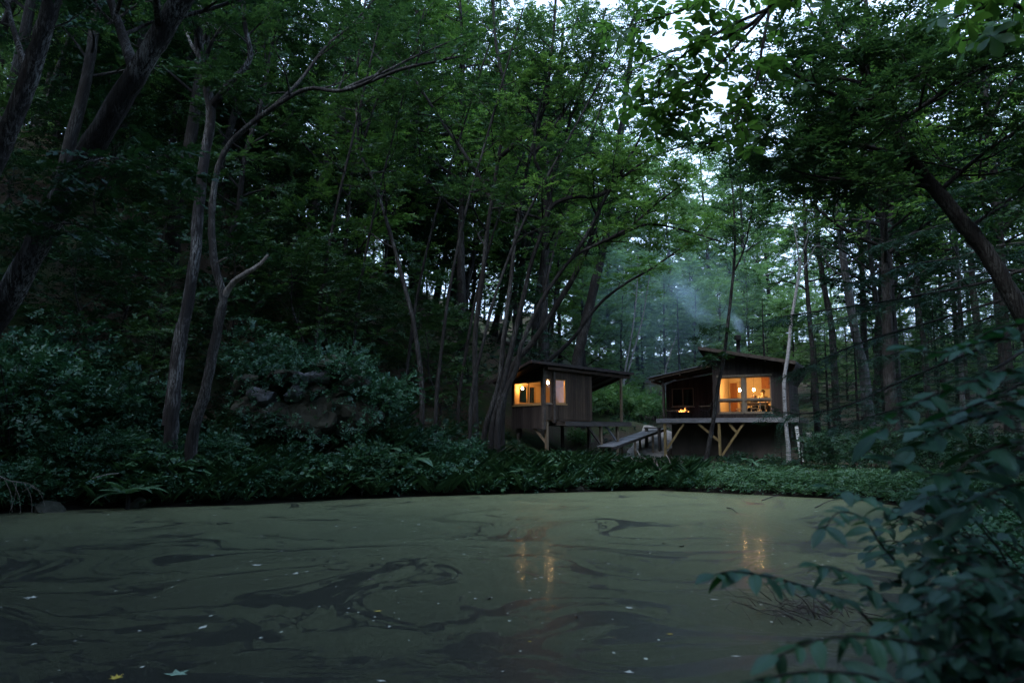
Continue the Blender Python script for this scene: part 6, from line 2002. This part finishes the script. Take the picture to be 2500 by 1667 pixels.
near_shrub('ash_sapling', 'feathery leaflets reaching left over the pond from the right bank', (1.75, 3.1), [
    path3([(2080, 1470, 2.7), (1960, 1430, 2.55), (1870, 1405, 2.45), (1790, 1395, 2.4), (1745, 1402, 2.35)]),
    path3([(2260, 1440, 2.9), (2160, 1340, 2.8), (2110, 1268, 2.7), (2050, 1250, 2.65), (2012, 1290, 2.6)]),
    path3([(2330, 1330, 3.0), (2200, 1260, 2.95), (2110, 1215, 2.9), (2030, 1190, 2.85)]),
    path3([(2200, 1500, 2.7), (2130, 1440, 2.6), (2060, 1395, 2.55), (2000, 1380, 2.5)]),
], LM['ash'], 'pair', 0.05, 0.35)
near_shrub('ash_sapling', 'lowest feathery leaflets hanging into the bottom right of the view', (1.45, 2.1), [
    path3([(2420, 1640, 2.05), (2260, 1575, 2.0), (2120, 1555, 1.95), (2000, 1560, 1.9), (1900, 1600, 1.85)]),
    path3([(2300, 1720, 1.85), (2120, 1650, 1.8), (1960, 1640, 1.75), (1840, 1665, 1.7), (1770, 1690, 1.7)]),
    path3([(2500, 1560, 2.1), (2380, 1520, 2.1), (2260, 1500, 2.05), (2180, 1520, 2.0)]),
], LM['ash'], 'pair', 0.055, 0.45)
near_shrub('broadleaf_shrub', 'blue-green broad leaves streaming in from the right edge', (2.35, 2.75), [
    path3([(2640, 900, 2.7), (2500, 830, 2.65), (2400, 835, 2.6), (2300, 860, 2.55), (2230, 850, 2.5)]),
    path3([(2640, 980, 2.6), (2480, 905, 2.55), (2380, 930, 2.5), (2290, 960, 2.45), (2210, 1000, 2.4), (2140, 1060, 2.4)]),
    path3([(2640, 1060, 2.6), (2500, 1000, 2.55), (2400, 1015, 2.5), (2300, 1050, 2.45), (2230, 1100, 2.4)]),
    path3([(2640, 1120, 2.5), (2500, 1080, 2.45), (2390, 1110, 2.4), (2310, 1160, 2.35), (2200, 1130, 2.35)]),
    path3([(2640, 1220, 2.5), (2520, 1180, 2.45), (2430, 1200, 2.4), (2360, 1250, 2.35)]),
    path3([(2640, 820, 2.8), (2540, 790, 2.75), (2440, 800, 2.7), (2380, 830, 2.7)]),
    path3([(2640, 1010, 2.9), (2520, 960, 2.85), (2420, 975, 2.8), (2330, 1010, 2.75), (2260, 1040, 2.7)]),
    path3([(2640, 1160, 2.8), (2530, 1120, 2.75), (2440, 1130, 2.7), (2340, 1190, 2.65), (2260, 1220, 2.6)]),
], LM['broad'], 'alt', 0.030, 0.05, 0.22, 0.008)
st, st2 = [], []
for k in range(20):
    a, b = rng.uniform(2330, 2560), rng.uniform(1330, 1660)
    Y = rng.uniform(1.9, 2.4)
    st2.append([P(a + 130, b + 120, Y + 0.1), P(a + 50, b + 30, Y), P(a - 30, b, Y - 0.05), P(a - 100, b + 30, Y - 0.1)])
for k in range(20):
    a, b = rng.uniform(2230, 2560), rng.uniform(1200, 1640)
    Y = rng.uniform(2.3, 3.3)
    st.append([P(a + 150, b + 130, Y + 0.1), P(a + 60, b + 30, Y), P(a - 20, b, Y - 0.05), P(a - 90, b + 30, Y - 0.1)])
near_shrub('roundleaf_shrub', 'dark mass of small rounded leaves filling the lower right corner', (1.95, 2.85), st, LM['round'] + LM['small'], 'alt', 0.036, 0.2, 0.4, 0.005)
near_shrub('roundleaf_shrub', 'nearest dark round-leaved shrub in the extreme bottom right corner', (2.0, 2.2), st2, LM['round'] + LM['small'], 'alt', 0.036, 0.2, 0.4, 0.005)
for (bx, by, n_, xr, yr, Yr, lab) in ((3.3, 4.3, 19, (2180, 2520), (1190, 1420), (3.4, 4.6), 'dark round-leaved shrub behind the feathery leaflets'), (2.3, 3.2, 18, (2280, 2560), (1420, 1640), (2.4, 3.0), 'dense dark round-leaved shrub between the lowest leaflets and the corner')):
    st = []
    for k in range(n_):
        a, b = rng.uniform(*xr), rng.uniform(*yr)
        Y = rng.uniform(*Yr)
        st.append([P(a + 110, b + 110, Y + 0.1), P(a + 40, b + 30, Y), P(a - 30, b, Y - 0.05), P(a - 90, b + 30, Y - 0.1)])
    near_shrub('roundleaf_shrub', lab, (bx, by), st, LM['round'] + LM['small'], 'alt', 0.036 if by < 4 else 0.05, 0.2, 0.4, 0.005)
# ------------------------------------------------------------------ small things on and by the water
def on_water(px, py):
    u, v = (px - 1250) / FPX, (833.5 - py) / FPX
    dz = math.sin(TILT) + v * math.cos(TILT)
    k = -CAMH / dz
    return u * k, k * (math.cos(TILT) - v * math.sin(TILT))


def star_leaf(lobes, r, depth, seed):
    r2 = np.random.default_rng(seed)
    n = lobes * 2
    V = [(0, 0, 0.006)]
    for i in range(n):
        a = i / n * 2 * math.pi
        q = r * (r2.uniform(0.8, 1.1) if i % 2 == 0 else depth * r2.uniform(0.8, 1.1))
        V.append((q * math.cos(a), q * math.sin(a) * 0.8, 0.004 + (0.35 * r * r2.uniform(0.0, 0.5) if i % 2 == 0 else 0)))
    k = len(V)
    V += [(x, y, z - 0.002) for x, y, z in V]
    F = [(0, i + 1, (i + 1) % n + 1) for i in range(n)] + [(k, k + (i + 1) % n + 1, k + i + 1) for i in range(n)]
    F += [(i + 1, k + i + 1, k + (i + 1) % n + 1, (i + 1) % n + 1) for i in range(n)]
    return V, F


FL = []
for i, (lb, dp) in enumerate(((5, 0.45), (3, 0.55), (7, 0.5), (2, 0.5))):
    V, F = star_leaf(lb, 1.0, dp, i)
    FL.append((V, F))
fl_me = {}


def float_leaf(px, py, wpx, kind, mat, label, group=None):
    x, y = on_water(px, py)
    r = wpx / 2 * y / FPX
    key = (kind, mat)
    if key not in fl_me:
        o = mesh_obj('floating_leaf', *FL[kind], M[mat])
        fl_me[key] = o.data
    else:
        o = bpy.data.objects.new('floating_leaf', fl_me[key])
        COL.objects.link(o)
    o.location = (x, y, 0.004)
    o.rotation_euler = (0, 0, rng.random() * 6.28)
    o.scale = (r, r, r)
    return tag(o, label, 'leaf', group)


for (px, py, w, k, mt, lab) in (
    (627, 1380, 36, 0, 'leaf_pale', 'pale star-shaped leaf floating left of centre on the pond'), (722, 1400, 24, 1, 'leaf_pale', 'larger of two pale leaves floating side by side'),
    (748, 1395, 16, 3, 'leaf_pale', 'smaller of two pale leaves floating side by side'), (496, 1531, 40, 3, 'leaf_pale', 'long pale leaf floating in the near left water'),
    (284, 1654, 44, 2, 'leaf_yellow', 'bright yellow leaf floating at the bottom left'), (432, 1645, 66, 0, 'leaf_teal', 'large grey-green leaf floating at the bottom left'),
    (75, 1459, 38, 2, 'leaf_pale', 'curled pale leaf floating near the left edge'), (923, 1492, 24, 2, 'leaf_yellow', 'small yellow leaf floating in the middle of the pond'),
    (1536, 1484, 28, 0, 'leaf_pale', 'bright pale leaf floating left of the sunken twigs'), (930, 1662, 28, 3, 'leaf_pale', 'pale leaf cut by the bottom edge of the view'),
    (1535, 1641, 30, 1, 'leaf_pale', 'pale leaf floating in the dark swirl at the bottom'), (1743, 1463, 26, 3, 'leaf_pale', 'pale leaf floating under the twig pile'),
    (1636, 1548, 20, 2, 'leaf_yellow', 'olive leaf floating beside the dark swirl'), (1293, 1566, 12, 1, 'leaf_yellow', 'small brown leaf floating alone in the near water'),
    (1797, 1602, 28, 3, 'leaf_pale', 'pale leaf floating below the lowest feathery leaflets'), (650, 1415, 16, 3, 'leaf_pale', 'thin pale leaf floating below the star-shaped one')):
    float_leaf(px, py, w, k, mt, lab)
for i in range(95):
    px, py = rng.uniform(10, 2020), 1665 - 440 * rng.random() ** 0.55
    x, y = on_water(px, py)
    if sdist(np.array([x]), np.array([y]))[0] > -0.5:
        continue
    float_leaf(px, py, rng.uniform(5, 15), int(rng.integers(4)), 'leaf_pale', 'small pale fallen leaf floating on the duckweed', 'small pale leaves on the pond')
dk_me = None
for i in range(60):
    px, py = rng.uniform(700, 2050), 1665 - 450 * rng.random() ** 0.35
    x, y = on_water(px, py)
    if sdist(np.array([x]), np.array([y]))[0] > -0.4:
        continue
    if dk_me is None:
        V, F = star_leaf(3, 1.0, 0.4, 77)
        o = mesh_obj('dark_debris', [(a, b, c * 4) for a, b, c in V], F, M['twig'])
        dk_me = o.data
    else:
        o = bpy.data.objects.new('dark_debris', dk_me)
        COL.objects.link(o)
    r = rng.uniform(0.02, 0.07)
    o.location, o.rotation_euler, o.scale = (x, y, 0.004), (rng.normal(0, 0.2), 0, rng.random() * 6), (r, r, r)
    tag(o, 'small dark curled leaf sticking up from the pond surface', 'leaf', 'dark curled leaves on the pond')


def twig_thing(name, label, cat, origin, twigs, mat, part='twig'):
    t = thing(name, label, cat, tuple(origin))
    for pts, r0, r1 in twigs:
        V, F = tube(catmull([np.asarray(p) - origin for p in pts], 9), np.linspace(r0, r1, 9), 5, 0.05)
        mesh_obj(part, V, F, mat, t, True)
    return t


# dead brush lying in the shallows on the right
x, y = on_water(2010, 1505)
o = np.array((x, y, 0.0))
tw = []
for k in range(70):
    a = rng.uniform(1.5, 4.2)
    ln = rng.uniform(0.18, 0.72)
    b = o + np.array((rng.normal(-0.05, 0.28), rng.normal(0, 0.22), rng.uniform(-0.03, 0.06)))
    e = b + np.array((math.cos(a) * ln, math.sin(a) * ln * 0.6, rng.uniform(0.0, 0.55) * ln))
    q1, q2 = b + (e - b) * 0.35 + rng.normal(0, 0.12, 3) * ln, b + (e - b) * 0.7 + rng.normal(0, 0.12, 3) * ln
    tw.append(([b, q1, q2, e], rng.uniform(0.003, 0.007), 0.0015))
twig_thing('brush_pile', 'tangle of dead black twigs lying in the shallows on the right', 'brushwood', o, tw, M['twig'])
# brushwood on the far shore and the log
o = P(1610, 1165, 25.2)
tw = []
for k in range(34):
    b = o + np.array((rng.normal(0, 0.5), rng.normal(0, 0.3), rng.uniform(0.1, 0.8)))
    d = np.array((rng.normal(0, 0.5), rng.normal(0, 0.3), rng.uniform(-0.9, 0.3)))
    e = b + d
    e[2] = max(e[2], 0.05)
    tw.append(([b, (b + e) / 2 + rng.normal(0, 0.1, 3), e], rng.uniform(0.008, 0.02), 0.004))
twig_thing('brushwood_heap', 'grey heap of roots and brushwood on the shore before the cabin', 'brushwood', o, tw, M['dead'])
for (p0, p1, r_, lab) in (((1664, 1160, 25.0), (1722, 1192, 24.2), 0.055, 'bare pale log sloping into the pond before the cabin'), ((225, 1168, 17.2), (290, 1155, 17.6), 0.015, 'thin bare stick poking out of the left bank')):
    A, B = P(*p0), P(*p1)
    V, F = tube(catmull([A, (A + B) / 2 + np.array((0.02, 0, 0.03)), B], 8), np.linspace(r_, r_ * 0.8, 8), 8, 0.05)
    tag(mesh_obj('fallen_log', V, F, M['dead'], None, True), lab, 'log')
for k, (pa, pb, lab) in enumerate((((1990, 1240), (2048, 1220), 'dark stick standing out of the pond near the right shore'), ((1775, 1240), (1800, 1255), 'short forked twig floating off the right bank'), ((1860, 1222), (1915, 1212), 'thin twig lying on the duckweed near the bank'))):
    (xa, ya), (xb, yb) = on_water(*pa), on_water(*pb)
    V, F = tube(catmull([(xa, ya, 0.01), ((xa + xb) / 2, (ya + yb) / 2, 0.06), (xb, yb, 0.03)], 7), np.linspace(0.016, 0.006, 7), 6, 0.05)
    tag(mesh_obj('floating_stick', V, F, M['twig'], None, True), lab, 'stick')
# the dead drooping branch at the far left edge
o = P(-30, 1150, 15.6)
tw = [([P(-60, 1130, 15.6), P(20, 1172, 15.5), P(70, 1180, 15.4), P(105, 1205, 15.4)], 0.016, 0.004)]
for (a, b, c, d) in ((10, 1168, 30, 1250), (40, 1178, 20, 1258), (60, 1180, 78, 1252), (75, 1185, 110, 1235), (0, 1165, -20, 1250), (30, 1175, 50, 1255), (55, 1200, 90, 1180)):
    A, B = P(a, b, 15.5), P(c, d, 15.4)
    B[2] = max(B[2], 0.02)
    tw.append(([A, (A + B) / 2 + np.array((0.05, 0, 0.04)), B], 0.007, 0.003))
twig_thing('drooping_branch', 'dead pale branch drooping into the water at the left edge', 'branch', o, tw, M['dead'])

# ------------------------------------------------------------------ chimney smoke, drifting and hanging in the valley
def smoke_mat(name, dens, nscale, col, lo, hi):
    m, n, l = new_mat(name)
    co = coords(n)
    nz = noise(n, l, co, nscale, 5, 0.65, 0.6)
    # soft edge: fades towards the skin of the puff (generated coordinates run 0..1 through it)
    g = coords(n, 'Generated')
    vm = n.new('ShaderNodeVectorMath')
    vm.operation = 'DISTANCE'
    l.new(g, vm.inputs[0])
    vm.inputs[1].default_value = (0.5, 0.5, 0.5)
    edge = ramp(n, l, vm.outputs['Value'], [(0.12, (1, 1, 1)), (0.48, (0, 0, 0))])
    d = math_node(n, l, 'MULTIPLY', math_node(n, l, 'MULTIPLY', ramp(n, l, nz, [(lo, (0, 0, 0)), (hi, (1, 1, 1))]), edge), dens)
    pv = n.new('ShaderNodeVolumePrincipled')
    pv.inputs['Color'].default_value = (*col, 1)
    pv.inputs['Anisotropy'].default_value = 0.2
    l.new(d, pv.inputs['Density'])
    out(n, l, pv.outputs[0], True)
    return m


def puff(name, p, sx, sy, sz, rot, mat):
    bm = bmesh.new()
    bmesh.ops.create_icosphere(bm, subdivisions=3, radius=1.0)
    me = bpy.data.meshes.new(name)
    bm.to_mesh(me)
    bm.free()
    me.materials.append(mat)
    o = bpy.data.objects.new(name, me)
    COL.objects.link(o)
    o.location, o.scale, o.rotation_euler = tuple(p), (sx, sy, sz), rot
    return tag(o, kind='stuff')


SMK = smoke_mat('wood_smoke', 4.0, 2.2, (0.62, 0.80, 1.0), 0.38, 0.68)
SMK2 = smoke_mat('thin_smoke', 0.9, 2.4, (0.50, 0.74, 1.0), 0.38, 0.66)
SMK3 = smoke_mat('drifting_smoke', 0.045, 1.2, (0.52, 0.80, 1.0), 0.15, 0.95)
puff('chimney_smoke', P(1802, 792, 36.2), 0.32, 0.35, 0.62, (0, R(-25), 0), SMK)
puff('chimney_smoke', P(1780, 768, 36.5), 0.42, 0.4, 0.8, (0, R(-30), 0), SMK2)
puff('chimney_smoke', P(1705, 762, 38.0), 1.15, 0.6, 0.55, (0, R(28), 0), SMK2)
puff('chimney_smoke', P(1672, 715, 39.5), 1.2, 0.8, 0.8, (0, R(40), 0), SMK2)
puff('smoke_drift', P(1600, 760, 50.0), 9.0, 7.0, 7.5, (0, 0, 0), SMK3)
